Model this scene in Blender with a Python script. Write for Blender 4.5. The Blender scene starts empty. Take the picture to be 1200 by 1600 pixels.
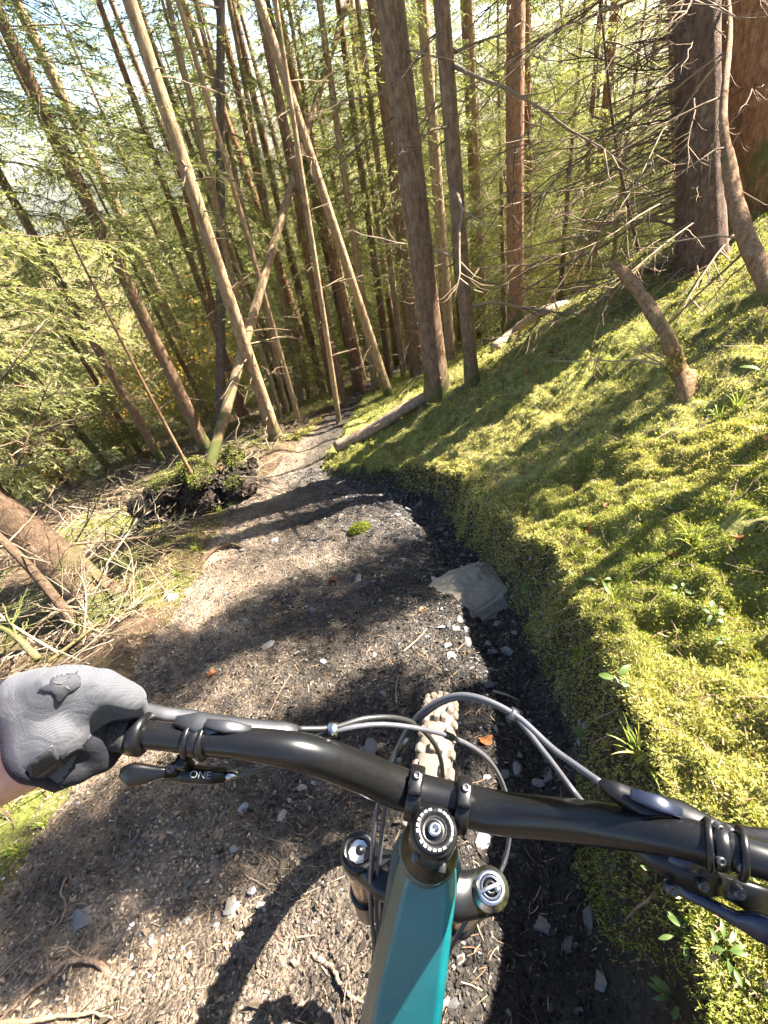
import bpy, bmesh, math
import numpy as np
from mathutils import Vector, Matrix
from mathutils.bvhtree import BVHTree

# ------------------------------------------------------------------ camera, sky, sun, exposure
SC = bpy.context.scene
COL = SC.collection
F_PX = 750.0                                        # focal length for a 1200 px wide frame
_n = np.array([205.0, 850.0, F_PX]); _n /= np.linalg.norm(_n)   # where straight down lies in the camera
_zc = np.array([0, 0, 1.0])
_Yw = _zc - _zc.dot(_n) * _n; _Yw /= np.linalg.norm(_Yw)
_Xw = np.cross(_Yw, -_n)
RC = np.stack([_Xw, _Yw, -_n])                      # camera (right, down, forward) to world
CAM = np.array([0.0, 0.0, 1.55])
cam_d = bpy.data.cameras.new('camera'); cam = bpy.data.objects.new('camera', cam_d); COL.objects.link(cam)
SC.camera = cam
cam_d.sensor_fit = 'HORIZONTAL'; cam_d.sensor_width = 36.0; cam_d.lens = 36.0 * F_PX / 1200.0
cam_d.clip_start = 0.02; cam_d.clip_end = 2000
_m = Matrix(((RC[0, 0], -RC[0, 1], -RC[0, 2], CAM[0]), (RC[1, 0], -RC[1, 1], -RC[1, 2], CAM[1]),
             (RC[2, 0], -RC[2, 1], -RC[2, 2], CAM[2]), (0, 0, 0, 1)))
cam.matrix_world = _m

SUN_AZ, SUN_EL = math.radians(75), math.radians(45)      # azimuth clockwise from +Y
world = bpy.data.worlds.new('World'); SC.world = world; world.use_nodes = True
wn = world.node_tree.nodes; wl = world.node_tree.links
sky = wn.new('ShaderNodeTexSky'); sky.sky_type = 'NISHITA'; sky.sun_disc = False
sky.sun_elevation = SUN_EL; sky.sun_rotation = SUN_AZ; sky.air_density = 1.0; sky.dust_density = 2.0; sky.altitude = 900
wl.new(sky.outputs[0], wn['Background'].inputs[0]); wn['Background'].inputs[1].default_value = 0.055
SUN_DIR = np.array([math.sin(SUN_AZ) * math.cos(SUN_EL), math.cos(SUN_AZ) * math.cos(SUN_EL), math.sin(SUN_EL)])
sd = bpy.data.lights.new('sun', 'SUN'); sd.energy = 5.0; sd.angle = math.radians(0.53); sd.color = (1.0, 0.93, 0.82)
sun = bpy.data.objects.new('sun', sd); COL.objects.link(sun)
sun.rotation_euler = Vector(SUN_DIR).to_track_quat('Z', 'Y').to_euler()
SC.view_settings.view_transform = 'Standard'; SC.view_settings.look = 'None'
SC.view_settings.exposure = 3.15; SC.view_settings.gamma = 1.0; SC.view_settings.use_curve_mapping = False
SC.cycles.max_bounces = 5; SC.cycles.diffuse_bounces = 3; SC.cycles.glossy_bounces = 2
SC.cycles.transmission_bounces = 3; SC.cycles.use_adaptive_sampling = True; SC.cycles.adaptive_threshold = 0.03; SC.cycles.caustics_reflective = False; SC.cycles.caustics_refractive = False

# ------------------------------------------------------------------ helpers
RNG = np.random.default_rng(11)


def nrm(v):
    v = np.asarray(v, float); return v / max(1e-12, np.linalg.norm(v))


def ray(px, py):
    return RC @ np.array([(px - 600) / F_PX, (py - 800) / F_PX, 1.0])


def at(px, py, d):
    """the point of the place seen at a photo pixel, d metres along the camera axis"""
    return CAM + ray(px, py) * d


def proj(p):
    v = RC.T @ (np.asarray(p, float) - CAM)
    return 600 + F_PX * v[0] / v[2], 800 + F_PX * v[1] / v[2], v[2]


def _hash(ix, iy, seed):
    h = (ix.astype(np.int64) * 374761393 + iy.astype(np.int64) * 668265263 + seed * 974711) & 0x7fffffff
    h = ((h ^ (h >> 13)) * 1274126177) & 0x7fffffff
    return ((h ^ (h >> 16)) & 0xffff) / 65535.0


def vnoise(x, y, seed=0):
    ix = np.floor(x); iy = np.floor(y); fx = x - ix; fy = y - iy
    fx = fx * fx * (3 - 2 * fx); fy = fy * fy * (3 - 2 * fy)
    a = _hash(ix, iy, seed); b = _hash(ix + 1, iy, seed); c = _hash(ix, iy + 1, seed); d = _hash(ix + 1, iy + 1, seed)
    return (a * (1 - fx) + b * fx) * (1 - fy) + (c * (1 - fx) + d * fx) * fy


def fbm(x, y, seed=0, octv=3):
    s = 0; a = 1; t = 0
    for o in range(octv):
        s = s + a * (vnoise(x * 2 ** o + 17.3 * o, y * 2 ** o - 9.1 * o, seed + o) * 2 - 1); t += a; a *= 0.5
    return s / t


def sm(t):
    t = np.clip(t, 0, 1); return t * t * (3 - 2 * t)


def softp(t, k=0.25):
    return k * np.log1p(np.exp(np.clip(t / k, -40, 40)))


class Acc:
    """collects polygons for one mesh"""
    def __init__(s): s.v = []; s.q = []; s.t = []; s.n = 0; s.qm = []; s.tm = []

    def add(s, V, Q=None, T=None, m=0):
        V = np.asarray(V, float).reshape(-1, 3)
        if Q is not None and len(Q):
            Q = np.asarray(Q, int).reshape(-1, 4); s.q.append(Q + s.n); s.qm.append(np.full(len(Q), m))
        if T is not None and len(T):
            T = np.asarray(T, int).reshape(-1, 3); s.t.append(T + s.n); s.tm.append(np.full(len(T), m))
        s.v.append(V); s.n += len(V)

    def mesh(s, name, smooth=True):
        me = bpy.data.meshes.new(name)
        V = np.concatenate(s.v) if s.v else np.zeros((0, 3))
        Q = np.concatenate(s.q) if s.q else np.zeros((0, 4), int)
        T = np.concatenate(s.t) if s.t else np.zeros((0, 3), int)
        me.vertices.add(len(V)); me.vertices.foreach_set('co', V.astype(np.float32).ravel())
        me.loops.add(Q.size + T.size)
        me.loops.foreach_set('vertex_index', np.concatenate([Q.ravel(), T.ravel()]).astype(np.int32))
        npoly = len(Q) + len(T); me.polygons.add(npoly)
        st = np.concatenate([np.arange(len(Q)) * 4, Q.size + np.arange(len(T)) * 3]).astype(np.int32)
        me.polygons.foreach_set('loop_start', st)
        mi = np.concatenate(s.qm + s.tm).astype(np.int32) if npoly else np.zeros(0, np.int32)
        me.polygons.foreach_set('material_index', mi)
        me.polygons.foreach_set('use_smooth', np.full(npoly, smooth))
        me.update(calc_edges=True); me.validate()
        return me


def link(name, me, mats, parent=None, loc=None):
    o = bpy.data.objects.new(name, me); COL.objects.link(o)
    if me is not None and mats is not None:
        mats = mats if isinstance(mats, (list, tuple)) else [mats]
        if len(me.materials) == 0:
            for m in mats: me.materials.append(m)
    if parent is not None: o.parent = parent
    if loc is not None: o.location = loc
    return o


def obj(name, acc, mats, parent=None, smooth=True, origin=None):
    """one mesh object; world-space polygons are stored relative to the parent's base (or to origin)"""
    base = np.array(parent['_base']) if parent is not None and '_base' in parent else np.zeros(3)
    o0 = base if origin is None else np.asarray(origin, float)
    acc.v = [v - o0 for v in acc.v]
    o = link(name, acc.mesh(name, smooth), mats, parent, loc=tuple(o0 - base) if parent is not None else tuple(o0))
    o['_base'] = [float(q) for q in o0]
    return o


def tag(o, label=None, cat=None, group=None, kind=None):
    if label: o['label'] = label
    if cat: o['category'] = cat
    if group: o['group'] = group
    if kind: o['kind'] = kind
    return o


def thing(name, label, cat, base, group=None):
    o = bpy.data.objects.new(name, None); COL.objects.link(o); o.location = tuple(base)
    o.empty_display_size = 0.1; o['_base'] = [float(q) for q in base]
    return tag(o, label, cat, group)


def frames(pts):
    pts = np.asarray(pts, float); t = np.gradient(pts, axis=0)
    t /= np.linalg.norm(t, axis=1)[:, None] + 1e-12
    a = np.array([0, 0, 1.0]) if abs(t[0][2]) < 0.9 else np.array([1.0, 0, 0])
    n = nrm(np.cross(t[0], a)); N = [n]
    for i in range(1, len(pts)):
        n = n - n.dot(t[i]) * t[i]; n = nrm(n); N.append(n)
    N = np.array(N); return t, N, np.cross(t, N)


def tube(acc, pts, rad, seg=8, caps=True, m=0, rough=0.0, rng=None, flat=None):
    pts = np.asarray(pts, float); k = len(pts); rad = np.broadcast_to(np.asarray(rad, float), (k,))
    t, N, B = frames(pts); a = np.arange(seg) * 2 * np.pi / seg
    rr = rad[:, None] * np.ones((1, seg))
    if rough: rr = rr * (1 + rough * (rng.random((k, seg)) * 2 - 1))
    fl = 1.0 if flat is None else flat
    V = pts[:, None, :] + rr[:, :, None] * (np.cos(a)[None, :, None] * N[:, None, :] + fl * np.sin(a)[None, :, None] * B[:, None, :])
    i = np.arange(k - 1)[:, None] * seg; j = np.arange(seg)[None, :]; j2 = (j + 1) % seg
    Q = np.stack([i + j, i + j2, i + seg + j2, i + seg + j], -1).reshape(-1, 4)
    V = V.reshape(-1, 3); T = []
    if caps:
        V = np.concatenate([V, pts[:1], pts[-1:]]); c0 = k * seg; c1 = c0 + 1; e = (k - 1) * seg
        for q in range(seg):
            T.append((c0, (q + 1) % seg, q)); T.append((c1, e + q, e + (q + 1) % seg))
    acc.add(V, Q, T, m)


def curve(ctrl, n=24):
    """Catmull-Rom through control points (any dimension)"""
    c = np.asarray(ctrl, float); c = np.concatenate([[2 * c[0] - c[1]], c, [2 * c[-1] - c[-2]]])
    seg = len(c) - 3; out = []
    for s in np.linspace(0, seg - 1e-6, n):
        i = int(s); u = s - i; p0, p1, p2, p3 = c[i:i + 4]
        out.append(0.5 * ((2 * p1) + (-p0 + p2) * u + (2 * p0 - 5 * p1 + 4 * p2 - p3) * u * u + (-p0 + 3 * p1 - 3 * p2 + p3) * u ** 3))
    return np.array(out)


def sweep(acc, pts, side, up, prof, m=0, caps=True):
    """sweep closed 2D profiles (k, n, 2) along pts with given side and up vectors"""
    pts = np.asarray(pts, float); k = len(pts); prof = np.asarray(prof, float)
    if prof.ndim == 2: prof = np.broadcast_to(prof, (k,) + prof.shape)
    n = prof.shape[1]
    side = np.broadcast_to(np.asarray(side, float), (k, 3)); up = np.broadcast_to(np.asarray(up, float), (k, 3))
    V = pts[:, None, :] + prof[:, :, :1] * side[:, None, :] + prof[:, :, 1:] * up[:, None, :]
    i = np.arange(k - 1)[:, None] * n; j = np.arange(n)[None, :]; j2 = (j + 1) % n
    Q = np.stack([i + j, i + j2, i + n + j2, i + n + j], -1).reshape(-1, 4)
    V = V.reshape(-1, 3); T = []
    if caps:
        V = np.concatenate([V, V[:n].mean(0)[None], V[-n:].mean(0)[None]]); c0 = k * n; e = (k - 1) * n
        for q in range(n):
            T.append((c0, (q + 1) % n, q)); T.append((c0 + 1, e + q, e + (q + 1) % n))
    acc.add(V, Q, T, m)


def rbox(acc, c, ax, half, bev=0.15, m=0):
    """a box with chamfered edges: centre, three axes, half sizes"""
    bm = bmesh.new(); bmesh.ops.create_cube(bm, size=2.0)
    for v in bm.verts: v.co = Vector((v.co.x * half[0], v.co.y * half[1], v.co.z * half[2]))
    bmesh.ops.bevel(bm, geom=bm.edges[:], offset=min(half) * bev * 2, segments=2, affect='EDGES', profile=0.5)
    bmesh.ops.triangulate(bm, faces=bm.faces[:])
    bm.verts.ensure_lookup_table()
    V = np.array([v.co[:] for v in bm.verts]); T = [[v.index for v in f.verts] for f in bm.faces]; bm.free()
    A = np.array(ax); acc.add(np.asarray(c) + V @ A, None, T, m)


def ring(acc, c, axis, rprof, seg=28, m=0):
    """lathe: rprof is a list of (radius, height along axis), closed on itself or capped at radius 0"""
    axis = nrm(axis); a = np.array([0, 0, 1.0]) if abs(axis[2]) < 0.9 else np.array([1.0, 0, 0])
    n = nrm(np.cross(axis, a)); b = np.cross(axis, n); th = np.arange(seg) * 2 * np.pi / seg
    rp = np.asarray(rprof, float); k = len(rp)
    V = np.asarray(c) + rp[:, None, 0, None] * (np.cos(th)[None, :, None] * n + np.sin(th)[None, :, None] * b) + rp[:, None, 1, None] * axis
    i = np.arange(k - 1)[:, None] * seg; j = np.arange(seg)[None, :]; j2 = (j + 1) % seg
    Q = np.stack([i + j, i + j2, i + seg + j2, i + seg + j], -1).reshape(-1, 4)
    acc.add(V.reshape(-1, 3), Q, None, m)


# ------------------------------------------------------------------ materials
def mat(name, build, disp=False):
    m = bpy.data.materials.new(name); m.use_nodes = True
    nt = m.node_tree; nt.nodes.clear()
    out = nt.nodes.new('ShaderNodeOutputMaterial')

    def N(kind, **kw):
        nd = nt.nodes.new('ShaderNode' + kind)
        for k, v in kw.items():
            if k.startswith('i_'):
                key = k[2:].replace('_', ' ')
                s = next((q for q in nd.inputs if q.name.lower() == key.lower()), None)
                if isinstance(v, bpy.types.NodeSocket): nt.links.new(v, s)
                else: s.default_value = v
            else: setattr(nd, k, v)
        return nd

    def L(a, b): nt.links.new(a, b)

    def ramp(fac, stops, interp='LINEAR'):
        r = nt.nodes.new('ShaderNodeValToRGB'); r.color_ramp.interpolation = interp
        e = r.color_ramp.elements
        while len(e) < len(stops): e.new(0.5)
        for i, (p, c) in enumerate(stops): e[i].position = p; e[i].color = (*c, 1) if len(c) == 3 else c
        L(fac, r.inputs[0]); return r.outputs[0]

    def mix(fac, a, b, blend='MIX'):
        x = nt.nodes.new('ShaderNodeMix'); x.data_type = 'RGBA'; x.blend_type = blend
        for s, v in ((x.inputs[0], fac), (x.inputs[6], a), (x.inputs[7], b)):
            if isinstance(v, bpy.types.NodeSocket): L(v, s)
            elif isinstance(v, (int, float)): s.default_value = v
            else: s.default_value = (*v, 1)
        return x.outputs[2]
    sh = build(N, L, ramp, mix)
    L(sh, out.inputs[0]); return m


def noise(N, vec, scale, detail=4, rough=0.6):
    n = N('TexNoise', i_Scale=scale, i_Detail=detail, i_Roughness=rough)
    if vec is not None: n.id_data.links.new(vec, n.inputs['Vector'])
    return n.outputs[0]


def bump(N, h, strength=0.5, dist=0.01):
    b = N('Bump', i_Strength=strength, i_Distance=dist, i_Height=h); return b.outputs[0]


def plain(name, col, rough=0.5, metal=0.0, spec=0.5, nscale=60, var=0.25, bstr=0.08, coat=0.0, dust=0.0):
    def f(N, L, ramp, mix):
        tc = N('TexCoord').outputs['Object']; n = noise(N, tc, nscale)
        c = mix(n, tuple(x * (1 - var) for x in col), tuple(min(1, x * (1 + var)) for x in col))
        if dust:
            dn = noise(N, tc, 210, 6, 0.8); dl = noise(N, tc, 9, 3)
            dm = N('Math', operation='MULTIPLY'); L(ramp(dn, [(0.54, (0, 0, 0)), (0.70, (1, 1, 1))]), dm.inputs[0]); L(ramp(dl, [(0.35, (0.15, 0.15, 0.15)), (0.7, (1, 1, 1))]), dm.inputs[1])
            dk = N('Math', operation='MULTIPLY'); L(dm.outputs[0], dk.inputs[0]); dk.inputs[1].default_value = dust
            c = mix(dk.outputs[0], c, (0.20, 0.165, 0.125))
        rr = N('MapRange', i_Value=n, i_To_Min=max(0.02, rough - 0.08), i_To_Max=min(1, rough + 0.12)).outputs[0]
        p = N('BsdfPrincipled', i_Base_Color=c, i_Roughness=rr, i_Metallic=metal, i_Normal=bump(N, n, bstr, 0.002))
        p.inputs['Specular IOR Level'].default_value = spec; p.inputs['Coat Weight'].default_value = coat
        return p.outputs[0]
    return mat(name, f)


def m_dirt(N, L, ramp, mix):
    g = N('NewGeometry').outputs['Position']
    a = noise(N, g, 2.2, 5); b = noise(N, g, 26, 6, 0.7); c = noise(N, g, 120, 4, 0.7)
    vor = N('TexVoronoi', i_Scale=70.0, feature='F1'); L(g, vor.inputs['Vector'])
    vor2 = N('TexVoronoi', i_Scale=150.0, feature='F1'); L(g, vor2.inputs['Vector'])
    col = ramp(b, [(0.28, (0.019, 0.017, 0.015)), (0.5, (0.052, 0.045, 0.038)), (0.72, (0.155, 0.132, 0.108))])
    col = mix(ramp(a, [(0.4, (0, 0, 0)), (0.65, (1, 1, 1))]), col, mix(0.5, col, (0.13, 0.10, 0.075)))
    st = ramp(vor.outputs['Color'], [(0.0, (0.022, 0.02, 0.019)), (0.6, (0.075, 0.063, 0.053)), (1.0, (0.24, 0.21, 0.17))])
    mk = ramp(vor.outputs['Distance'], [(0.25, (1, 1, 1)), (0.5, (0, 0, 0))])
    col = mix(N('Math', operation='MULTIPLY', i_Value=0.8).outputs[0], col, st) if False else mix(mk, col, st)
    h = N('Math', operation='ADD'); L(b, h.inputs[0])
    inv = N('Math', operation='MULTIPLY_ADD'); L(vor.outputs['Distance'], inv.inputs[0]); inv.inputs[1].default_value = -1.2; L(c, inv.inputs[2])
    h2 = N('Math', operation='MULTIPLY_ADD'); L(vor2.outputs['Distance'], h2.inputs[0]); h2.inputs[1].default_value = -0.6; L(inv.outputs[0], h2.inputs[2])
    L(h2.outputs[0], h.inputs[1])
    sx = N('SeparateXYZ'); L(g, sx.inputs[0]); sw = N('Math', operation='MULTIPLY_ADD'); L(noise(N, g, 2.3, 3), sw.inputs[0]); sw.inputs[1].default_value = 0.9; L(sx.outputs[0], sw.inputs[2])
    col = mix(1.0, col, ramp(N('MapRange', i_Value=sw.outputs[0], i_From_Min=-0.7, i_From_Max=0.9).outputs[0], [(0.0, (2.3, 2.1, 1.85)), (0.35, (1.05, 1.0, 0.93)), (0.7, (0.5, 0.5, 0.51))]), 'MULTIPLY')  # painted sun and shade over damp soil: pale at left, dark by the bank
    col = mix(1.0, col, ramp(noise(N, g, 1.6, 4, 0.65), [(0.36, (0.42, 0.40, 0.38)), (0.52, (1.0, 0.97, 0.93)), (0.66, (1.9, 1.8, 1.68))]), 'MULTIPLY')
    p = N('BsdfPrincipled', i_Base_Color=col, i_Roughness=0.75, i_Normal=bump(N, h.outputs[0], 1.0, 0.012))
    p.inputs['Specular IOR Level'].default_value = 0.35
    return p.outputs[0]


def m_mossground(N, L, ramp, mix):
    g = N('NewGeometry').outputs['Position']
    a = noise(N, g, 1.7, 4); b = noise(N, g, 14, 5, 0.7); c = noise(N, g, 90, 4, 0.75)
    col = ramp(b, [(0.3, (0.10, 0.10, 0.03)), (0.5, (0.22, 0.215, 0.06)), (0.72, (0.38, 0.35, 0.12))])
    col = mix(ramp(a, [(0.55, (0, 0, 0)), (0.75, (0.75, 0.75, 0.75))]), col, (0.075, 0.048, 0.028))
    nz = N('SeparateXYZ'); L(N('NewGeometry').outputs['True Normal'], nz.inputs[0])
    steep = ramp(nz.outputs[2], [(0.34, (1, 1, 1)), (0.6, (0, 0, 0))])
    col = mix(steep, col, (0.04, 0.03, 0.022))
    h = N('Math', operation='ADD'); L(b, h.inputs[0]); L(c, h.inputs[1])
    p = N('BsdfPrincipled', i_Base_Color=col, i_Roughness=0.9, i_Normal=bump(N, h.outputs[0], 1.0, 0.02))
    p.inputs['Specular IOR Level'].default_value = 0.15
    return p.outputs[0]


def m_litter(N, L, ramp, mix):
    g = N('NewGeometry').outputs['Position']
    a = noise(N, g, 0.9, 5); b = noise(N, g, 18, 6, 0.75); c = noise(N, g, 70, 4, 0.7)
    col = ramp(b, [(0.28, (0.03, 0.02, 0.012)), (0.5, (0.11, 0.07, 0.04)), (0.72, (0.24, 0.17, 0.10))])
    moss = ramp(c, [(0.3, (0.05, 0.06, 0.012)), (0.7, (0.20, 0.21, 0.04))])
    col = mix(ramp(a, [(0.45, (0, 0, 0)), (0.6, (1, 1, 1))]), col, moss)
    h = N('Math', operation='ADD'); L(b, h.inputs[0]); L(c, h.inputs[1])
    p = N('BsdfPrincipled', i_Base_Color=col, i_Roughness=0.9, i_Normal=bump(N, h.outputs[0], 1.0, 0.03))
    p.inputs['Specular IOR Level'].default_value = 0.2
    return p.outputs[0]


def bark(name, c0, c1, c2, moss=0.25, scale=1.0):
    def f(N, L, ramp, mix):
        tc = N('TexCoord').outputs['Object']
        mp = N('Mapping'); L(tc, mp.inputs[0]); mp.inputs['Scale'].default_value = (1, 1, 0.35)
        a = noise(N, mp.outputs[0], 38 * scale, 6, 0.7); b = noise(N, tc, 3.0, 4)
        wv = N('VectorMath', operation='ADD'); L(mp.outputs[0], wv.inputs[0]); nz_ = N('TexNoise', i_Scale=12.0, i_Detail=4.0); L(tc, nz_.inputs['Vector']); sc_v = N('VectorMath', operation='SCALE', i_Scale=0.09); L(nz_.outputs['Color'], sc_v.inputs[0]); L(sc_v.outputs[0], wv.inputs[1])
        v = N('TexVoronoi', i_Scale=58.0 * scale, feature='DISTANCE_TO_EDGE'); L(wv.outputs[0], v.inputs['Vector'])
        col = ramp(a, [(0.3, c0), (0.52, c1), (0.75, c2)])
        crack = ramp(v.outputs['Distance'], [(0.0, (0, 0, 0)), (0.10, (1, 1, 1))])
        col = mix(crack, mix(0.28, col, c0), col)
        lich = ramp(noise(N, tc, 9, 5, 0.7), [(0.58, (0, 0, 0)), (0.72, (0.5, 0.5, 0.5))])
        col = mix(lich, col, (0.27, 0.245, 0.19))
        z = N('SeparateXYZ'); L(tc, z.inputs[0])
        zz = N('MapRange', i_Value=z.outputs[2], i_From_Min=0.0, i_From_Max=0.9, i_To_Min=moss * 1.4, i_To_Max=0.0).outputs[0]
        mm = N('Math', operation='ADD'); L(b, mm.inputs[0]); L(zz, mm.inputs[1])
        col = mix(ramp(mm.outputs[0], [(0.62, (0, 0, 0)), (0.78, (1, 1, 1))]), col, (0.085, 0.09, 0.025))
        h = N('Math', operation='MULTIPLY_ADD'); L(crack, h.inputs[0]); h.inputs[1].default_value = 0.3; L(a, h.inputs[2])
        p = N('BsdfPrincipled', i_Base_Color=col, i_Roughness=0.85, i_Normal=bump(N, h.outputs[0], 0.8, 0.010))
        p.inputs['Specular IOR Level'].default_value = 0.25
        return p.outputs[0]
    return mat(name, f)


def leafy(name, stops, trans=0.45, tcol=None, rough=0.55, clump=1.2, spec=0.3):
    def f(N, L, ramp, mix):
        geo = N('NewGeometry'); r = geo.outputs['Random Per Island']
        col = ramp(r, stops)
        cl = noise(N, geo.outputs['Position'], clump, 3)
        col = mix(ramp(cl, [(0.35, (0.55, 0.55, 0.55)), (0.65, (1, 1, 1))]), mix(1.0, col, (0.62, 0.62, 0.5), 'MULTIPLY'), col)
        p = N('BsdfPrincipled', i_Base_Color=col, i_Roughness=rough)
        p.inputs['Specular IOR Level'].default_value = spec
        t = N('BsdfTranslucent'); L(mix(1.0, col, tcol or (1.15, 1.2, 0.6), 'MULTIPLY'), t.inputs[0])
        ms = N('MixShader'); ms.inputs[0].default_value = trans; L(p.outputs[0], ms.inputs[1]); L(t.outputs[0], ms.inputs[2])
        return ms.outputs[0]
    return mat(name, f)


def island(name, stops, rough=0.8, bscale=60, bs=0.5, spec=0.3, damp_and_light=False):
    """stones, pebbles, sticks: one colour per piece"""
    def f(N, L, ramp, mix):
        geo = N('NewGeometry'); oi = N('ObjectInfo')
        r = N('Math', operation='FRACT'); ad = N('Math', operation='ADD'); L(geo.outputs['Random Per Island'], ad.inputs[0]); L(oi.outputs['Random'], ad.inputs[1]); L(ad.outputs[0], r.inputs[0])
        n = noise(N, geo.outputs['Position'], bscale, 5, 0.7)
        col = ramp(r.outputs[0], stops)
        col = mix(n, mix(1.0, col, (0.6, 0.6, 0.6), 'MULTIPLY'), mix(1.0, col, (1.25, 1.22, 1.18), 'MULTIPLY'))
        if damp_and_light:  # pieces take the dirt's painted sun and shade along with its damp patches
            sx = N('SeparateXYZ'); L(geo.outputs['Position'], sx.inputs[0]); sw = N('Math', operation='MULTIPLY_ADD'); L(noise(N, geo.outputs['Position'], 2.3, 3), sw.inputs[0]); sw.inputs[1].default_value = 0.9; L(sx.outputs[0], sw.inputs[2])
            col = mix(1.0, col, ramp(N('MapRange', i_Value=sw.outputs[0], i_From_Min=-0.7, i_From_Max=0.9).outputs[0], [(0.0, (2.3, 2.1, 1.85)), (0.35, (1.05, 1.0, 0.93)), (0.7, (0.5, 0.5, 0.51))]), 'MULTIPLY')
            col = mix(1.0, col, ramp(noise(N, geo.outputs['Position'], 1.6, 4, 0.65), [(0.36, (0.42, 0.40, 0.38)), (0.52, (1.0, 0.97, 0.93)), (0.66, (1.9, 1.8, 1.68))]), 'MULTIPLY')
        p = N('BsdfPrincipled', i_Base_Color=col, i_Roughness=rough, i_Normal=bump(N, n, bs, 0.006))
        p.inputs['Specular IOR Level'].default_value = spec
        return p.outputs[0]
    return mat(name, f)


def m_glove(N, L, ramp, mix):
    tc = N('TexCoord').outputs['Object']
    w = N('TexWave', wave_type='BANDS', bands_direction='DIAGONAL', i_Scale=420.0, i_Distortion=1.2); L(tc, w.inputs['Vector'])
    n = noise(N, tc, 400, 3); big = noise(N, tc, 25, 3)
    col = mix(w.outputs['Fac'], (0.054, 0.055, 0.062), (0.072, 0.073, 0.081))
    col = mix(ramp(big, [(0.4, (0, 0, 0)), (0.7, (0.35, 0.35, 0.35))]), col, (0.056, 0.057, 0.064))
    h = N('Math', operation='ADD'); L(w.outputs['Fac'], h.inputs[0]); L(n, h.inputs[1])
    wr = N('TexNoise', i_Scale=38.0, i_Detail=3.0, i_Distortion=1.6); L(tc, wr.inputs['Vector'])
    b2 = N('Bump', i_Strength=0.55, i_Distance=0.006, i_Height=wr.outputs[0])
    b1 = N('Bump', i_Strength=0.35, i_Distance=0.0010, i_Height=h.outputs[0]); L(b2.outputs[0], b1.inputs['Normal'])
    p = N('BsdfPrincipled', i_Base_Color=col, i_Roughness=0.9, i_Normal=b1.outputs[0])
    p.inputs['Sheen Weight'].default_value = 0.08; p.inputs['Specular IOR Level'].default_value = 0.2
    return p.outputs[0]


def m_skin(N, L, ramp, mix):
    tc = N('TexCoord').outputs['Object']; n = noise(N, tc, 70, 5); b = noise(N, tc, 500, 3)
    col = ramp(n, [(0.3, (0.42, 0.20, 0.12)), (0.7, (0.56, 0.30, 0.19))])
    p = N('BsdfPrincipled', i_Base_Color=col, i_Roughness=0.5, i_Normal=bump(N, b, 0.4, 0.001))
    p.inputs['Subsurface Weight'].default_value = 0.12; p.inputs['Subsurface Radius'].default_value = (0.01, 0.004, 0.002)
    return p.outputs[0]


M = {}
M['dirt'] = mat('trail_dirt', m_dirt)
M['mossground'] = mat('moss_ground', m_mossground)
M['litter'] = mat('needle_litter', m_litter)
M['soil'] = plain('dark_soil', (0.05, 0.038, 0.029), 0.95, nscale=30, var=0.6, bstr=1.0, spec=0.1)
M['bark'] = bark('spruce_bark', (0.085, 0.047, 0.028), (0.20, 0.12, 0.07), (0.34, 0.22, 0.13), 0.20)
M['bark_red'] = bark('red_spruce_bark', (0.095, 0.045, 0.025), (0.26, 0.135, 0.072), (0.42, 0.25, 0.14), 0.20)
M['bark_grey'] = bark('grey_bark', (0.07, 0.05, 0.042), (0.16, 0.115, 0.095), (0.26, 0.20, 0.165), 0.12)
M['bark_red2'] = bark('dark_red_bark', (0.05, 0.03, 0.023), (0.125, 0.075, 0.055), (0.22, 0.145, 0.11), 0.10)
M['bark_log'] = bark('log_bark', (0.13, 0.085, 0.055), (0.30, 0.21, 0.14), (0.46, 0.36, 0.25), -0.25)
M['bark_pale'] = bark('pale_bark', (0.13, 0.08, 0.044), (0.32, 0.215, 0.12), (0.50, 0.36, 0.21), 0.20)
M['bark_moss'] = bark('mossy_bark', (0.04, 0.024, 0.015), (0.10, 0.062, 0.036), (0.17, 0.11, 0.065), 0.14)
M['deadwood'] = bark('rotten_wood', (0.09, 0.045, 0.022), (0.25, 0.14, 0.07), (0.40, 0.25, 0.14), 0.15, 1.4)
M['twig'] = island('dead_twig', [(0, (0.08, 0.05, 0.03)), (0.5, (0.17, 0.115, 0.072)), (1, (0.30, 0.22, 0.14))], 0.85, 90)
M['pale_stick'] = island('bleached_stick', [(0, (0.13, 0.095, 0.06)), (0.5, (0.24, 0.185, 0.12)), (1, (0.36, 0.30, 0.22))], 0.8, 70)
M['needle'] = leafy('spruce_needles', [(0, (0.09, 0.105, 0.035)), (0.45, (0.165, 0.18, 0.062)), (0.8, (0.24, 0.245, 0.095)), (1, (0.36, 0.34, 0.17))], 0.5)
M['needle_dark'] = leafy('dark_needles', [(0, (0.045, 0.06, 0.04)), (0.6, (0.095, 0.115, 0.065)), (1, (0.18, 0.20, 0.11))], 0.45)
M['needle_pale'] = leafy('pale_needles', [(0, (0.19, 0.20, 0.07)), (0.5, (0.32, 0.315, 0.13)), (1, (0.46, 0.43, 0.24))], 0.55)
M['autumn'] = leafy('autumn_leaves', [(0, (0.20, 0.19, 0.03)), (0.5, (0.40, 0.29, 0.05)), (1, (0.48, 0.25, 0.05))], 0.5, (1.1, 1.0, 0.6))
M['moss'] = leafy('moss_fronds', [(0, (0.20, 0.195, 0.045)), (0.35, (0.35, 0.325, 0.095)), (0.7, (0.48, 0.43, 0.17)), (1, (0.62, 0.55, 0.30))], 0.42, (1.1, 1.1, 0.5), 0.7, 3.0, 0.15)
M['moss_green'] = leafy('green_moss', [(0, (0.12, 0.145, 0.025)), (0.5, (0.21, 0.235, 0.045)), (1, (0.36, 0.35, 0.10))], 0.4, (1.1, 1.15, 0.5), 0.7, 2.0, 0.15)
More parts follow.
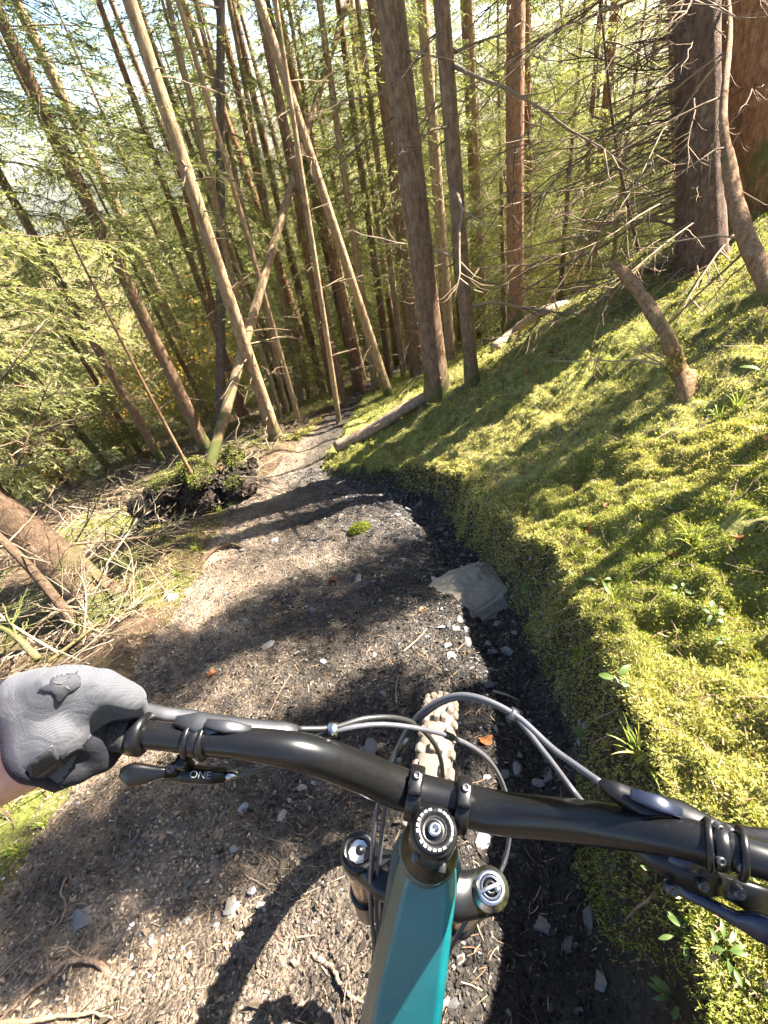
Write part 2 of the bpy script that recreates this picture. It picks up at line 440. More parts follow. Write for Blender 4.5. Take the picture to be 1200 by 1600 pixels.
M['grass'] = leafy('grass_blades', [(0, (0.13, 0.20, 0.03)), (0.6, (0.26, 0.30, 0.05)), (1, (0.42, 0.38, 0.10))], 0.4, (1.1, 1.1, 0.5), 0.45, 4.0)
M['leaf'] = leafy('green_leaf', [(0, (0.045, 0.085, 0.02)), (1, (0.10, 0.15, 0.038))], 0.4, (1.1, 1.2, 0.5), 0.4, 4.0)
M['brown_leaf'] = leafy('brown_leaf', [(0, (0.16, 0.06, 0.025)), (0.6, (0.28, 0.11, 0.035)), (1, (0.38, 0.18, 0.06))], 0.25, (1.1, 0.8, 0.5), 0.6, 9.0)
M['stone'] = island('slate_stone', [(0, (0.05, 0.048, 0.047)), (0.35, (0.115, 0.111, 0.109)), (0.65, (0.17, 0.16, 0.147)), (0.85, (0.155, 0.16, 0.174)), (1, (0.19, 0.17, 0.145))], 0.8, 60, 0.8, 0.3)
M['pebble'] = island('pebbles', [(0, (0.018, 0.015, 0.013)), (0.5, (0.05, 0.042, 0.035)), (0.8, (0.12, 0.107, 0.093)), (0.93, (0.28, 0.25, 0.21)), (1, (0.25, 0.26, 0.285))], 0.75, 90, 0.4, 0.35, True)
M['chip'] = island('slate_chips', [(0, (0.05, 0.049, 0.049)), (0.5, (0.10, 0.098, 0.098)), (0.85, (0.145, 0.144, 0.148)), (1, (0.17, 0.162, 0.154))], 0.75, 80, 0.6, 0.35)
M['rock'] = plain('grey_rock', (0.17, 0.145, 0.11), 0.88, nscale=34, var=0.75, bstr=1.0, spec=0.25)
M['rock_pale'] = plain('pale_rock', (0.34, 0.29, 0.22), 0.85, nscale=18, var=0.5, bstr=1.0, spec=0.2)
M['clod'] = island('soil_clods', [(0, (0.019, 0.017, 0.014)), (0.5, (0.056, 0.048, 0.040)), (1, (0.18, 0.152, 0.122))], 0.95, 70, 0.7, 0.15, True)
M['root'] = bark('root_bark', (0.10, 0.06, 0.04), (0.26, 0.17, 0.115), (0.40, 0.30, 0.21), 0.0, 1.6)
M['needle_bit'] = island('litter_bits', [(0, (0.09, 0.05, 0.028)), (0.6, (0.24, 0.15, 0.085)), (1, (0.42, 0.32, 0.21))], 0.85, 50)
M['carbon'] = plain('black_handlebar', (0.0045, 0.0045, 0.005), 0.24, spec=0.3, nscale=18, var=0.3, bstr=0.03, dust=0.05)
M['black'] = plain('black_anodised', (0.004, 0.004, 0.0045), 0.30, spec=0.32, nscale=40, var=0.3, dust=0.07)
M['rubber'] = plain('grip_rubber', (0.02, 0.0195, 0.0195), 0.75, spec=0.3, nscale=200, var=0.3, bstr=0.5)
M['hose'] = plain('cable_housing', (0.055, 0.055, 0.062), 0.3, spec=0.5, nscale=60, var=0.2)
M['hose_dark'] = plain('black_hose', (0.02, 0.02, 0.02), 0.35, spec=0.5)
M['alloy'] = plain('grey_alloy', (0.07, 0.07, 0.075), 0.36, 0.8, nscale=50, var=0.3)
M['chrome'] = plain('bright_alloy', (0.40, 0.40, 0.42), 0.22, 1.0, nscale=80, var=0.2)
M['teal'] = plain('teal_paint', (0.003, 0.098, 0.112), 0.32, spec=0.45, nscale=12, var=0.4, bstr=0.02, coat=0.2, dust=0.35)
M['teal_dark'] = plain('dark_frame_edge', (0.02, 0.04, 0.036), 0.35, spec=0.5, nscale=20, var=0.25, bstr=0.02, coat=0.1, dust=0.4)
M['kashima'] = plain('tan_stanchion', (0.42, 0.29, 0.15), 0.22, 0.85, nscale=60, var=0.15)
M['tyre'] = plain('muddy_tyre', (0.125, 0.10, 0.078), 0.9, nscale=45, var=0.5, bstr=0.9, spec=0.15)
M['tyre_black'] = plain('tyre_rubber', (0.03, 0.028, 0.026), 0.85, nscale=45, var=0.5, bstr=0.4, spec=0.2)
M['white'] = plain('light_print', (0.55, 0.55, 0.56), 0.6, nscale=300, var=0.15)
M['dull_print'] = plain('dull_print', (0.16, 0.16, 0.15), 0.6, nscale=300, var=0.3)
M['red'] = plain('red_dial', (0.5, 0.02, 0.04), 0.35, 0.4)
M['blue_black'] = plain('blue_tint_lever', (0.012, 0.016, 0.032), 0.28, 0.3, nscale=30)
M['glove'] = mat('grey_knit', m_glove)
M['glove_dark'] = plain('dark_palm', (0.016, 0.016, 0.020), 0.8, nscale=180, var=0.35, bstr=0.5, spec=0.2)
M['glove_trim'] = plain('cuff_trim', (0.014, 0.013, 0.02), 0.8, nscale=300, var=0.3, bstr=0.4, spec=0.2)
M['velcro'] = plain('cuff_tab', (0.04, 0.04, 0.047), 0.6, nscale=200, var=0.2, bstr=0.3, spec=0.3)
M['logo'] = plain('logo_print', (0.012, 0.0125, 0.017), 0.7, nscale=300, var=0.15, bstr=0.3)
M['skin'] = mat('skin', m_skin)

# ------------------------------------------------------------------ terrain
_ys = np.linspace(-12, 320, 6641)
_slope = np.interp(_ys, [-12, 6, 10, 30, 45, 60, 120, 200, 320], [.325, .325, .30, .30, .22, .12, .03, .0, .0])
_zb = -np.cumsum(_slope) * (_ys[1] - _ys[0]); _zb -= np.interp(0.23, _ys, _zb)


def _sm1(yk, xk):
    t = np.linspace(-12, 320, 6641); v = np.interp(t, yk, xk)
    k = np.ones(13) / 13; vp = np.pad(v, 6, mode='edge'); return np.convolve(vp, k, 'valid')


_XR = _sm1([-12, -1, 0, .4, .75, 1.3, 2.0, 2.6, 3.1, 3.5, 3.9, 4.3, 5, 6.2, 7.8, 10, 14, 320],
           [.1, .12, .24, .38, .50, .55, .48, .50, .36, -.05, -.42, -.52, -.36, -.16, .12, 1.1, 3.5, 5])
_XL = _sm1([-12, -1, 0, .7, 1.6, 2.6, 3.6, 4.6, 5.7, 7.7, 10, 14, 320],
           [-2.3, -2.2, -1.9, -1.32, -1.42, -1.32, -1.42, -1.12, -.82, -.36, .5, 2.6, 4])
_HS = _sm1([-12, 0, 1.3, 2.2, 2.9, 3.6, 5, 320], [.34, .34, .34, .30, .20, .10, .05, .03])
_K = _sm1([-12, 3.2, 4.6, 6, 7.5, 9.5, 14, 40, 320], [.44, .44, .38, .29, .18, .09, .05, .05, .0])


def edges(x, y):
    u = x - np.interp(y, _ys, _XR); v = np.interp(y, _ys, _XL) - x
    j = 0.05 * fbm(x * 4 + y * 2, y * 4, 5, 3)
    return u + j, v + 1.4 * j


def H(x, y):
    x = np.asarray(x, float); y = np.asarray(y, float)
    u, v = edges(x, y)
    z = np.interp(y, _ys, _zb)
    hs = np.interp(y, _ys, _HS); k = np.interp(y, _ys, _K)
    w = 0.11 + 0.04 * fbm(y * 2.5, x * .3, 8, 2)
    bank = hs * sm((u + 0.03) / w) * (1 + 0.25 * fbm(x * 1.5, y * 1.5, 21, 2)) + k * softp(u - 0.12, 0.12)
    bank = np.where(u > 9, bank - 0.5 * k * (u - 9), bank)
    z = z + bank
    # eroded gully beside the bank and a slight crown in the middle of the trail
    tr = (1 - sm(u / 0.1)) * (1 - sm(v / 0.15)); near = 1 - sm((y - 2.8) / 1.2)
    z = z - 0.11 * np.exp(-((u + 0.13) / 0.15) ** 2) * near * (1 - sm(u / 0.05))
    z = z + 0.05 * np.exp(-((x + 0.25) ** 2 / 0.10 + (y - 2.75) ** 2 / 0.16))
    # left verge: low mossy shoulder, then the slope falls to the gully
    z = z + 0.05 * np.exp(-((v - 0.25) / 0.22) ** 2) * sm((y - 1.0) / 1)
    z = z - (0.20 - 0.15 * sm((y - 3) / 3)) * softp(v - 0.9, 0.3) - 0.25 * softp(v - 5, 0.5) * (1 - sm((y - 14) / 20))
    z = z - 0.45 * np.exp(-((x + 2.2) ** 2 / 0.35 + (y - 4.7) ** 2 / 0.5))
    far = sm((np.hypot(x, y) - 8) / 20)
    rough = tr * (0.045 * fbm(x * 2.6, y * 2.6, 1, 3) + 0.024 * fbm(x * 13, y * 13, 2, 3) + 0.006 * fbm(x * 40, y * 40, 9, 2))
    mossy = sm(u / 0.1) * (0.07 * fbm(x * 2.0, y * 2.0, 3, 3) + 0.05 * fbm(x * 7, y * 7, 4, 3) + 0.028 * fbm(x * 19, y * 19, 14, 2))
    mossy = mossy + sm((u + 0.02) / 0.08) * (1 - sm((np.hypot(x, y) - 4.5) / 3)) * (0.055 * (0.45 - np.abs(fbm(x * 4.2, y * 4.2, 31, 2))) + 0.03 * (0.4 - np.abs(fbm(x * 9.5, y * 9.5, 32, 2))))
    other = sm(v / 0.15) * (0.10 * fbm(x * 1.3, y * 1.3, 6, 3) + 0.035 * fbm(x * 8, y * 8, 7, 3))
    return z + rough + mossy + other + far * 0.35 * fbm(x * .12, y * .12, 12, 3)


def ground(px, py, dmin=0.8, dmax=60):
    """first point of the ground seen at a photo pixel"""
    r = ray(px, py); d = np.concatenate([np.arange(dmin, 6, 0.01), np.arange(6, dmax, 0.05)])
    P = CAM + r * d[:, None]; below = P[:, 2] < H(P[:, 0], P[:, 1])
    i = int(np.argmax(below)) if below.any() else len(d) - 1
    return P[i]


def gz(x, y): return float(H(np.array([x]), np.array([y]))[0])


def gnormal(x, y, e=0.03):
    dx = (H(x + e, y) - H(x - e, y)) / (2 * e); dy = (H(x, y + e) - H(x, y - e)) / (2 * e)
    n = np.stack([-dx, -dy, np.ones_like(dx)], -1); return n / np.linalg.norm(n, axis=-1, keepdims=True)


def graded(lo, hi, a, b, step, grow):
    mid = list(np.arange(a, b, step)); s = step; p = a; left = []
    while p > lo: s *= grow; p -= s; left.append(p)
    s = step; p = mid[-1]; right = []
    while p < hi: s *= grow; p += s; right.append(p)
    return np.array(left[::-1] + mid + right)


GX = graded(-180, 180, -1.75, 1.9, 0.017, 1.07); GY = graded(-9, 280, -0.35, 3.3, 0.018, 1.06)
gx, gy = np.meshgrid(GX, GY)
Zg = H(gx, gy)
nx, ny = len(GX), len(GY)
idx = np.arange(nx * ny).reshape(ny, nx)
Qg = np.stack([idx[:-1, :-1], idx[:-1, 1:], idx[1:, 1:], idx[1:, :-1]], -1).reshape(-1, 4)
Vg = np.stack([gx, gy, Zg], -1).reshape(-1, 3)
cx = 0.25 * Vg[Qg].sum(1)
ue, ve = edges(cx[:, 0], cx[:, 1])
is_tr = (ue < 0.02) & (ve < 0.03) & (cx[:, 1] < 13)
is_bk = (~is_tr) & (ue >= 0.02) & (cx[:, 1] < 9.5) & (cx[:, 0] < 7) & (cx[:, 1] > -2)
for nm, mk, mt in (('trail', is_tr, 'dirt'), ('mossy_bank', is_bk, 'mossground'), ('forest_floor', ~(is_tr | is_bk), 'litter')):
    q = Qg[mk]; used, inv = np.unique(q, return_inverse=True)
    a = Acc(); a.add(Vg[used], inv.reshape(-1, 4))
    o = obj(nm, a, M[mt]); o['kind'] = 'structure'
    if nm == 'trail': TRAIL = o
    if nm == 'mossy_bank': BANK = o
    if nm == 'forest_floor': FLOOR = o

# ------------------------------------------------------------------ trees
TREE_NOISE = 0


def trunk_path(base, top_dir, length, bend=0.0, n=26, rng=RNG):
    t = np.linspace(0, 1, n); d = nrm(top_dir)
    a = nrm(np.cross(d, [0.3, 0.9, 0.1])); b = np.cross(d, a)
    ph = rng.random(4) * 6.28
    off = (a[None] * np.sin(t * 5 + ph[0])[:, None] + b[None] * np.sin(t * 4 + ph[1])[:, None]) * 0.012 * length * t[:, None] * (1 - 0.3 * t[:, None])
    return np.asarray(base)[None] + d[None] * (t * length)[:, None] + off * (0.5 + bend)


def trunk_mesh(acc, path, r0, r1, flare=0.5, seg=14, rng=RNG):
    n = len(path); t = np.linspace(0, 1, n); dist = np.concatenate([[0], np.cumsum(np.linalg.norm(np.diff(path, axis=0), axis=1))])
    rad = r0 + (r1 - r0) * t + r0 * flare * np.exp(-dist / (r0 * 2.2))
    T, Nn, B = frames(path); a = np.arange(seg) * 2 * np.pi / seg
    ph = rng.random(3) * 6.28
    lob = 1 + (0.22 * flare) * np.exp(-dist / (r0 * 2.0))[:, None] * np.sin(a[None] * 4 + ph[0]) + 0.035 * np.sin(a[None] * 3 + ph[1] + dist[:, None] * 1.3) + 0.05 * (rng.random((n, seg)) * 2 - 1)
    rr = rad[:, None] * lob
    V = path[:, None] + rr[..., None] * (np.cos(a)[None, :, None] * Nn[:, None] + np.sin(a)[None, :, None] * B[:, None])
    i = np.arange(n - 1)[:, None] * seg; j = np.arange(seg)[None]; j2 = (j + 1) % seg
    acc.add(V.reshape(-1, 3), np.stack([i + j, i + j2, i + seg + j2, i + seg + j], -1).reshape(-1, 4))
    return rad


def dead_branch(acc, p, d, L, r, rng, twigs=5, droop=0.35, seg=4):
    n = 7; t = np.linspace(0, 1, n); d = nrm(d); s = nrm(np.cross(d, [0, 0, 1.0])); w = rng.normal(0, .10, 2)
    pts = np.asarray(p)[None] + d[None] * (t * L)[:, None] + s[None] * (w[0] * L * t ** 2 + rng.normal(0, .012, n) * L)[:, None]
    pts[:, 2] += -droop * L * t ** 1.5 + 0.22 * L * droop * t ** 3 + rng.normal(0, .01, n) * L
    tube(acc, pts, r * (1 - 0.8 * t) + 0.0012, seg)
    for k in range(twigs):
        f = rng.uniform(.25, .95); i = min(n - 2, int(f * (n - 1))); q = pts[i] + (pts[i + 1] - pts[i]) * (f * (n - 1) - i)
        sd = s * rng.choice([-1, 1]); dd = nrm(d * rng.uniform(.3, .9) + sd * rng.uniform(.4, 1) + np.array([0, 0, rng.uniform(-.7, .15)]))
        l2 = L * rng.uniform(.15, .42) * (1.15 - f * 0.6); tt = np.linspace(0, 1, 4)
        pp = q[None] + dd[None] * (tt * l2)[:, None]; pp[:, 2] += -0.25 * l2 * tt ** 2 + 0.3 * l2 * tt ** 4
        tube(acc, pp, max(0.0012, r * 0.38) * (1 - 0.7 * tt) + 0.0008, 3)
    return pts


def strips(acc, p, d, l, w, rng, m=0):
    """many little pointed needle sprays at once"""
    n = len(p); up = rng.normal(0, 1, (n, 3)); s = np.cross(d, up); s /= np.linalg.norm(s, axis=1)[:, None] + 1e-9
    mid = p + d * (l * 0.45)[:, None]
    V = np.stack([p, mid + s * (w / 2)[:, None], p + d * l[:, None], mid - s * (w / 2)[:, None]], 1).reshape(-1, 3)
    acc.add(V, np.arange(4 * n).reshape(-1, 4), None, m)


def spray(acc, p, d, L, rng, dens=1.0, droop=0.35, fine=1.0, hang=0.3, wood=True):
    """a live conifer branch: axis, side shoots, needle strips"""
    d = nrm(d); s = nrm(np.cross(d, [0, 0, 1.0])); n = 8; t = np.linspace(0, 1, n)
    ax = np.asarray(p)[None] + d[None] * (t * L)[:, None] + s[None] * (rng.normal(0, .06) * L * t ** 2)[:, None]
    ax[:, 2] += -droop * L * t ** 1.6 + 0.25 * droop * L * t ** 3
    if wood: tube(acc, ax, min(.0065, 0.006 * L) * (1 - 0.85 * t) + 0.0012, 3, m=1)
    ns = max(6, int(26 * L / fine ** .5 * dens)); f = np.sort(rng.uniform(.12, 1.0, ns))
    q = np.stack([np.interp(f, t, ax[:, k]) for k in range(3)], 1)
    side = np.where(np.arange(ns) % 2 == 0, 1, -1)
    sl = (0.46 * L * (1.05 - f) ** .8 + 0.07) * rng.uniform(.6, 1.15, ns)
    dd = d[None] * rng.uniform(.45, .85, ns)[:, None] + s[None] * (side * rng.uniform(.55, 1, ns))[:, None]
    dd[:, 2] -= hang * rng.uniform(.3, 1.3, ns); dd /= np.linalg.norm(dd, axis=1)[:, None]
    P, D, LL = [], [], []
    for i in range(ns):
        k = max(4, int(sl[i] / (0.0125 * fine))); g = rng.uniform(0, 1, k)
        pp = q[i] + dd[i] * (g * sl[i])[:, None]; pp[:, 2] -= hang * 0.35 * sl[i] * g ** 2
        v = dd[i][None] * 0.8 + s[None] * (rng.choice([-1, 1], k) * .45)[:, None] + rng.normal(0, .28, (k, 3)); v[:, 2] -= .10
        P.append(pp); D.append(v / np.linalg.norm(v, axis=1)[:, None]); LL.append(rng.uniform(.03, .065, k) * fine ** .6)
    P = np.concatenate(P); D = np.concatenate(D); LL = np.concatenate(LL)
    strips(acc, P, D, LL, LL * rng.uniform(.11, .18, len(LL)), rng)


def crown_mesh(name, z0, z1, rad, step, per, seed, mats, fine=1.3, hang=0.35, droop=0.35, shape=0.8, dens=1.0, low=1.0):
    rng = np.random.default_rng(seed); acc = Acc(); z = z0
    while z < z1:
        f = (z - z0) / (z1 - z0); R = rad * ((1 - f) ** shape) * (low + (1 - low) * min(1, f * 4)) + 0.12
        for k in range(per):
            a = rng.uniform(0, 6.283); L = R * rng.uniform(.65, 1.15)
            spray(acc, (0, 0, z + rng.uniform(-.2, .2)), (math.cos(a), math.sin(a), rng.uniform(-.15, .25) + .25 * f), L, rng, dens, droop * (1 - .6 * f), fine, hang)
        z += step * rng.uniform(.8, 1.2)
    me = acc.mesh(name, False)
    for m in mats: me.materials.append(m)
    return me


CROWN = {
    'young': crown_mesh('young_crown', 0.7, 8.5, 1.75, 0.28, 6, 1, [M['needle'], M['twig']], 1.6, low=.8, dens=1.2),
    'pale': crown_mesh('pale_crown', 0.8, 8.0, 1.7, 0.30, 6, 2, [M['needle_pale'], M['twig']], 1.5, hang=.55, droop=.5, dens=1.3),
    'dark': crown_mesh('dark_crown', 0.5, 11.0, 2.3, 0.42, 7, 3, [M['needle_dark'], M['twig']], 1.9, low=.85),
    'high': crown_mesh('high_crown', 8.0, 15.0, 1.5, 0.6, 4, 4, [M['needle'], M['twig']], 1.8, hang=.5, droop=.5, low=.6),
    'mid': crown_mesh('mid_crown', 2.4, 11.0, 1.6, 0.36, 5, 5, [M['needle'], M['twig']], 1.5, hang=.5, droop=.55, low=.55),
    'midpale': crown_mesh('midpale_crown', 2.0, 10.0, 1.6, 0.36, 5, 6, [M['needle_pale'], M['twig']], 1.5, hang=.55, droop=.55, low=.6),
}


def leaf_crown(name, seed, mat_, n, sx, sz, leaf):
    rng = np.random.default_rng(seed); acc = Acc(); C = []
    for k in range(16):
        a = rng.uniform(0, 6.28); d = np.array([math.cos(a) * rng.uniform(.3, 1), math.sin(a) * rng.uniform(.3, 1), 1.2]); L = rng.uniform(.6, 1) * sz
        t = np.linspace(0, 1, 6); pts = nrm(d)[None] * (t * L)[:, None]; pts[:, :2] *= sx
        tube(acc, pts, 0.012 * (1 - .8 * t) + .002, 4, m=1); C.append(pts)
    k = rng.integers(0, len(C), n); f = rng.uniform(.25, 1.05, n)
    p = np.stack([C[i][0] + (C[i][-1] - C[i][0]) * g for i, g in zip(k, f)]) + rng.normal(0, .17, (n, 3)) * sx
    d = rng.normal(0, 1, (n, 3)); d /= np.linalg.norm(d, axis=1)[:, None]
    l = rng.uniform(.6, 1.2, n) * leaf; strips(acc, p, d, l, l * .62, rng)
    me = acc.mesh(name, False)
    for m in (mat_, M['twig']): me.materials.append(m)
    return me


def top_over(base, px, py):
    """the point of a pixel's ray that lies closest above the tree's foot"""
    r = ray(px, py); h = r[:2]; t = h.dot(np.asarray(base)[:2] - CAM[:2]) / h.dot(h)
    return CAM + r * t


def tree(label, base_px, top_px, width_px, bark_='bark', crown=None, height=12.0, ndead=26, depth=None, name='spruce_tree', group=None,
         flare=0.5, dead_len=0.7, taper=0.45, big=0, zmin=0.5, zmax=5.5, live=0, scale=1.0, bend=0.0, seed=0, side=None, crot=0.0, lean=None, livemat='needle', dl_r=0.006):
    rng = np.random.default_rng(seed + 100)
    g = ground(*base_px) if depth is None else at(*base_px, depth)
    b = np.array([g[0], g[1], gz(g[0], g[1])]) if depth is None else g
    d0 = proj(b)[2]
    if lean is None: top = top_over(b, *top_px)
    else: top = at(*top_px, lean)
    dirv = nrm(top - b); r0 = 0.36 * width_px * d0 / F_PX
    th = thing(name, label, 'tree', b, group)
    gap = max(0.0, b[2] - gz(b[0], b[1])) + 0.25
    path = trunk_path(b - dirv * gap, dirv, height + gap, bend, rng=rng)
    a = Acc(); trunk_mesh(a, path, r0, r0 * taper * (0.3 if height > 9 else .6), flare, rng=rng)
    obj('trunk', a, M[bark_], th)
    seglen = height / (len(path) - 1)

    def on(h):
        i = np.clip(h / seglen, 0, len(path) - 1.01); k = int(i); return path[k] + (path[k + 1] - path[k]) * (i - k), r0 * (1 - (1 - taper) * h / height)
    acc = Acc()
    for k in range(ndead):
        h = rng.uniform(zmin, zmax); p, r = on(h); az = rng.uniform(0, 6.283) if side is None else side + rng.normal(0, .9)
        d = np.array([math.cos(az), math.sin(az), rng.uniform(-.25, .25)]); L = dead_len * rng.uniform(.35, 1.3)
        if rng.random() < .35: L *= .25
        dead_branch(acc, p + nrm(d) * r * .6, d, L, dl_r * rng.uniform(.6, 1.3) * (0.6 + .5 * dead_len), rng, int(2 + 5 * L), rng.uniform(.1, .6))
    if ndead:
        o = obj('dead_branches', acc, M['twig'], th); o['kind'] = 'stuff'
    for k in range(big):
        h = rng.uniform(zmin, zmax); p, r = on(h); az = rng.uniform(0, 6.283) if side is None else side + rng.normal(0, .6)
        d = np.array([math.cos(az), math.sin(az), rng.uniform(-.2, .35)]); L = dead_len * rng.uniform(1.2, 2.4); a = Acc()
        dead_branch(a, p + nrm(d) * r * .5, d, L, dl_r * 1.7 * rng.uniform(.8, 1.4), rng, 10, rng.uniform(.15, .6), 5)
        obj('branch', a, M['twig'], th)
    if live:
        a = Acc()
        for k in range(live):
            h = rng.uniform(max(zmin, 1.5), zmax + 1); p, r = on(h); az = rng.uniform(0, 6.283)
            spray(a, p, (math.cos(az), math.sin(az), rng.uniform(-.2, .15)), rng.uniform(.5, 1.2) * dead_len * 1.5, rng, 1.0, .5, 1.4, .5)
        o = obj('live_branches', a, [M[livemat], M['twig']], th, False); o['kind'] = 'stuff'
    if crown:
        o = link('crown', CROWN[crown], None, th); o.rotation_mode = 'QUATERNION'
        q = Vector((0, 0, 1)).rotation_difference(Vector(dirv)); o.rotation_quaternion = q @ Matrix.Rotation(crot + rng.uniform(0, 6.28), 3, 'Z').to_quaternion()
        o.scale = (scale,) * 3
    return th, b, path


def bgtree(x, y, crown, scale, label, group, name='spruce_tree', seed=0, r=0.09, bark_='bark', sink=0.0):
    rng = np.random.default_rng(seed + 500); b = np.array([x, y, gz(x, y) - sink]); th = thing(name, label, 'tree', b, group)
    Ht = {'young': 8.8, 'pale': 8.3, 'dark': 11.3, 'high': 15.4, 'mid': 11.4, 'midpale': 10.4}[crown] * scale
    a = Acc(); path = trunk_path(b - np.array([0, 0, .2]), (rng.normal(0, .02), rng.normal(0, .02), 1), Ht, n=10, rng=rng)
    trunk_mesh(a, path, r * scale, .01, .3, 8, rng); obj('trunk', a, M[bark_], th)
    o = link('crown', CROWN[crown], None, th); o.rotation_euler = (0, 0, rng.uniform(0, 6.28)); o.scale = (scale * rng.uniform(.9, 1.1), scale * rng.uniform(.9, 1.1), scale)
    return th

# --- trees one can tell apart in the photograph
G1 = 'tall trunks above the mossy toe of the bank'
G2 = 'slender trunks along the left of the path'
tree('thick brown spruce trunk with dark knots, left of the pair on the mossy slope', (685, 622), (612, 0), 48, 'bark', 'high', 13, 40, big=5, live=0, group=G1, seed=1, dead_len=.6, zmax=6)
tree('thinner brown spruce trunk with mossy foot, right of the pair on the mossy slope', (738, 598), (692, 0), 28, 'bark', 'high', 12, 40, big=7, group=G1, seed=2, dead_len=.7, zmax=6)
tree('straight orange-brown spruce trunk standing behind the white fallen log', (806, 505), (805, 0), 36, 'bark_red', 'high', 13, 70, live=4, group=G1, seed=3, zmax=6, depth=7.0, dead_len=.6)
tree('pale sunlit trunk seen between the two brown trunks', (704, 575), (662, 0), 24, 'bark_pale', 'high', 13, 26, group=G1, seed=4, depth=8.2, zmax=6)
tree('brown trunk with a moss patch behind the thick knotty trunk', (655, 600), (592, 60), 33, 'bark', 'mid', 12, 26, group=G1, seed=5, depth=8.6, zmax=6)
tree('dim trunk in shade just right of the orange-brown trunk', (829, 480), (826, 120), 17, 'bark_red', 'mid', 10, 16, group=G1, seed=6, depth=9.0)
tree('slim trunk leaning left from the mossy strip beside the path', (606, 612), (402, 0), 19, 'bark_pale', 'high', 11, 30, group=G2, seed=7, depth=7.4, dead_len=.55)
tree('thin bright trunk at the right edge of the path, mossy at its foot', (532, 676), (470, 250), 12, 'bark_pale', None, 8, 26, group=G2, seed=8, depth=7.2, dead_len=.45, flare=.2)
tree('thin shaded trunk just behind the thin bright trunk', (545, 660), (468, 300), 14, 'bark', 'high', 9, 20, group=G2, seed=9, depth=8.4)
tree('long bare pole leaning right across the other trunks', (338, 692), (530, 40), 24, 'bark_pale', None, 7.4, 12, group=G2, seed=10, depth=6.1, lean=6.3, flare=.1, dead_len=.4, taper=.6)
tree('tall tan trunk leaning left, crossed by the bare pole', (434, 690), (205, 0), 26, 'bark_pale', 'high', 13, 30, group=G2, seed=11, depth=7.0, zmax=6)
tree('dark trunk leaning left towards the bright sky', (322, 700), (62, 150), 25, 'bark', 'mid', 12, 26, group=G2, seed=12, depth=7.4, zmax=6, scale=1.1)
tree('brown leaning trunk second from the left, behind hanging green sprays', (248, 712), (0, 268), 18, 'bark', 'mid', 11, 22, group=G2, seed=13, depth=7.6, live=6)
tree('upright grey trunk behind the foot of the bare pole', (343, 700), (345, 430), 22, 'bark_grey', 'mid', 10, 16, group=G2, seed=14, depth=8.4)
tree('thin yellowish trunk between the tan trunk and the path', (476, 690), (352, 250), 12, 'bark_pale', None, 9, 18, group=G2, seed=15, depth=7.8, dead_len=.4)
tree('brown trunk left of the far path, one of two close together', (496, 662), (432, 395), 18, 'bark_red', 'high', 11, 22, group=G2, seed=16, depth=10)
tree('dark trunk nearest the far path, right one of two close together', (514, 655), (455, 395), 18, 'bark', 'high', 11, 20, group=G2, seed=17, depth=10.4)
tree('short leaning brown stem in the hanging green twigs far left', (182, 745), (120, 670), 16, 'bark', 'young', 8, 10, group=G2, seed=18, depth=9.0, scale=.9)
tree('slim trunk with thin bark behind the path bend', (572, 640), (505, 330), 20, 'bark_red', 'high', 11, 24, group=G2, seed=19, depth=9.6)
tree('dark slim trunk behind the leaning slim trunk', (612, 610), (578, 350), 16, 'bark', 'mid', 11, 20, group=G2, seed=20, depth=10)
tree('brown trunk behind the tan leaning trunk at its foot', (398, 690), (352, 560), 16, 'bark_red', 'high', 10, 16, group=G2, seed=21, depth=9.2)
tree('very thin trunk close to the right of the tan leaning trunk', (446, 676), (390, 480), 9, 'bark_pale', None, 7, 14, group=G2, seed=22, depth=8.6, dead_len=.35)
for i_, (bp, tp, w_, dp, bk, lab) in enumerate([
        ((421, 692), (362, 430), 10, 8.0, 'bark_pale', 'thin tan pole just left of the thin yellowish trunk, near the tan leaning trunk'), ((456, 680), (398, 415), 9, 8.8, 'bark_pale', 'thin pale pole right of the thin yellowish trunk, left of the path'),
        ((524, 645), (478, 400), 11, 9.4, 'bark_red', 'thin reddish pole rising right beside the far path'), ((588, 622), (556, 390), 12, 8.6, 'bark_pale', 'thin sunlit pole right of the leaning slim trunk'),
        ((632, 598), (606, 380), 11, 9.2, 'bark_pale', 'thin pole just left of the thick knotty trunk'), ((560, 636), (515, 372), 9, 9.8, 'bark_pale', 'thinnest pale pole behind the thin bright trunk'),
        ((386, 694), (330, 470), 9, 8.8, 'bark_red', 'thin reddish pole left of the tan leaning trunk'), ((478, 668), (425, 380), 10, 9.6, 'bark_pale', 'thin pole close to the two brown trunks left of the far path'),
        ((760, 545), (742, 200), 11, 8.8, 'bark_pale', 'thin pole between the pair of brown trunks and the orange-brown trunk')]):
    tree(lab, bp, tp, w_ * 1.3, bk, None, 8.5, 26, group=G2, seed=240 + i_, depth=dp, dead_len=.5, flare=.2, name='thin_tree', zmax=6)
th, _, _ = tree('dead orange sapling stem leaning left out of the eroded hollow', (330, 800), (212, 572), 9, 'deadwood', None, 2.7, 7, group=G2, seed=23, depth=5.0, flare=.1, taper=.5, dead_len=.3, zmin=.8, zmax=2.4, name='dead_sapling')

